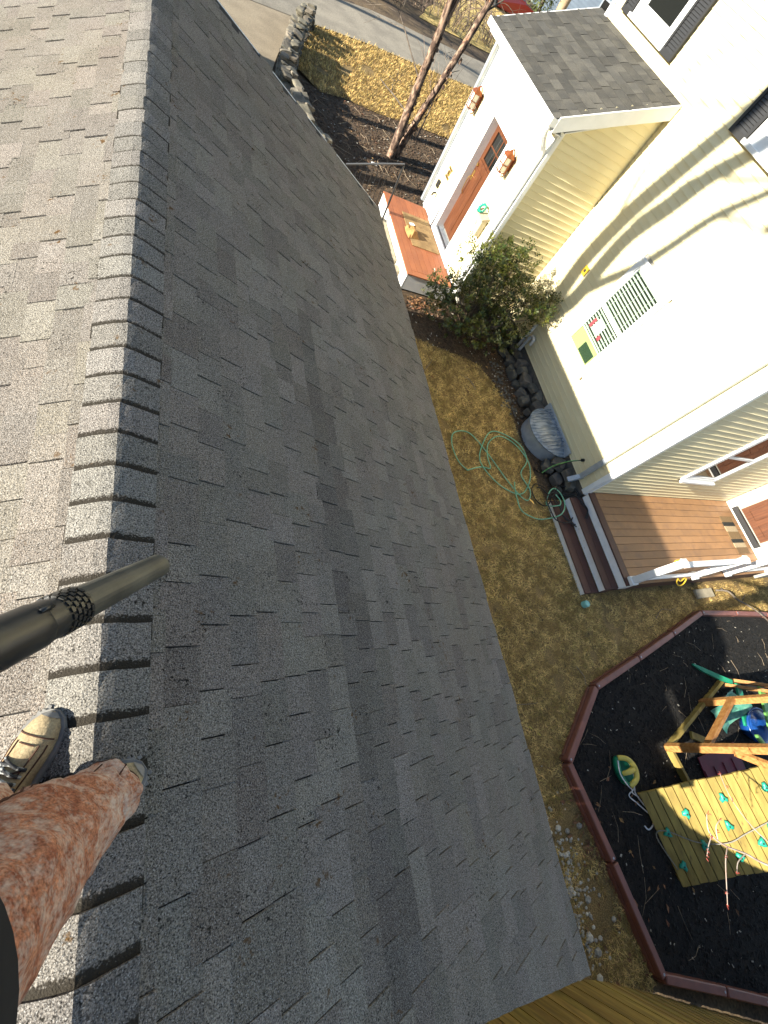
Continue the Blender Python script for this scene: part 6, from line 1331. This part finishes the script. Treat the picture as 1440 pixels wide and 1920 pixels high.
for k in range(2600):
    z = rn.uniform(.2, 4.6); r = (1.25 * (1 - z / 5.2)) * rn.uniform(.4, 1.1); a = rn.uniform(0, 6.28); o = Vector((20.6 + r * math.cos(a), 38.0 + r * math.sin(a), z)); d = Vector((math.cos(a) + rn.gauss(0, .5), math.sin(a) + rn.gauss(0, .5), rn.gauss(-.3, .4))).normalized() * rn.uniform(.12, .28); s = d.cross(Vector((0, 0, 1))).normalized() * .045; n0 = len(V)
    V += [tuple(o - s), tuple(o + s), tuple(o + d + s * .3), tuple(o + d - s * .3)]; F.append((n0, n0 + 1, n0 + 2, n0 + 3))
big_mesh('crown', np.array(V), np.array(F), m_needle, ev); MB().tube([(20.6, 38, -.1), (20.6, 38, 4.4)], [.14, .03], 8).build('trunk', m_bark2, ev)
rt = thing('roadside_tree', 'sunlit thick pale trunk between the conifer and the blue grey house', 'tree', (21.5, 37.0, 0)); b = MB(); rough_tube(b, [(21.5, 37.0, -.1), (21.45, 37.05, 2), (21.6, 37.1, 5), (21.6, 37, 9)], (.34, .22), 12, .1, 4); b.build('trunk', mat('pale_bark', (0.42, 0.31, 0.19), (0.30, 0.22, 0.14), scale=5, rough=.95), rt, smooth=True)
b = MB()
for k in range(6): branch_tree(b, b, (21.6, 37.05, 5 + k * .6), (rn.gauss(0, 1), rn.gauss(0, 1), .7), 2.2, .07, 2, rn)
b.build('crown', m_bark2, rt)
nb = thing('blue_house', 'blue grey neighbour house with pale roof trim far behind the entry roof', 'house', (29, 44, 0))
nm = Matrix.Translation((27.5, 43.0, 0)) @ Matrix.Rotation(rad(-38), 4, 'Z')
def T2(b): b.v = [tuple(nm @ Vector(p)) for p in b.v]; return b
b = MB(); b.box(-4.5, 4.5, -.1, 6.0, -.1, 4.6); T2(b).build('wall', m_bluegr, nb)
for i in range(22): T2(MB().box(-4.52, 4.52, -.125, -.1, .1 + i * .2, .1 + i * .2 + .185)).build('siding_board', m_bluegr, nb)
b = MB(); b.extrude([(-5.0, -.5, 4.5), (-5.0, 3, 6.8), (-5.0, 6.5, 4.5)], (10, 0, 0)); T2(b).build('roof', m_roofd, nb)
b = MB(); b.box(-5.02, 5.02, -.56, -.50, 4.38, 4.56); b.box(-4.55, -4.40, -.16, -.126, 0, 4.4); b.box(4.4, 4.55, -.16, -.126, 0, 4.4); T2(b).build('trim', m_alu, nb)
for x in (-2.6, .6, 3.0):
    b = MB(); b.box(x - .55, x + .55, -.17, -.127, 1.4, 1.5); b.box(x - .55, x + .55, -.17, -.127, 2.8, 2.9); b.box(x - .55, x - .45, -.17, -.127, 1.5, 2.8); b.box(x + .45, x + .55, -.17, -.127, 1.5, 2.8); b.box(x - .45, x + .45, -.165, -.127, 2.12, 2.18); w_ = T2(b).build('window', m_alu, nb); T2(MB().box(x - .45, x + .45, -.14, -.127, 1.5, 2.8)).build('pane', m_mirror, w_)
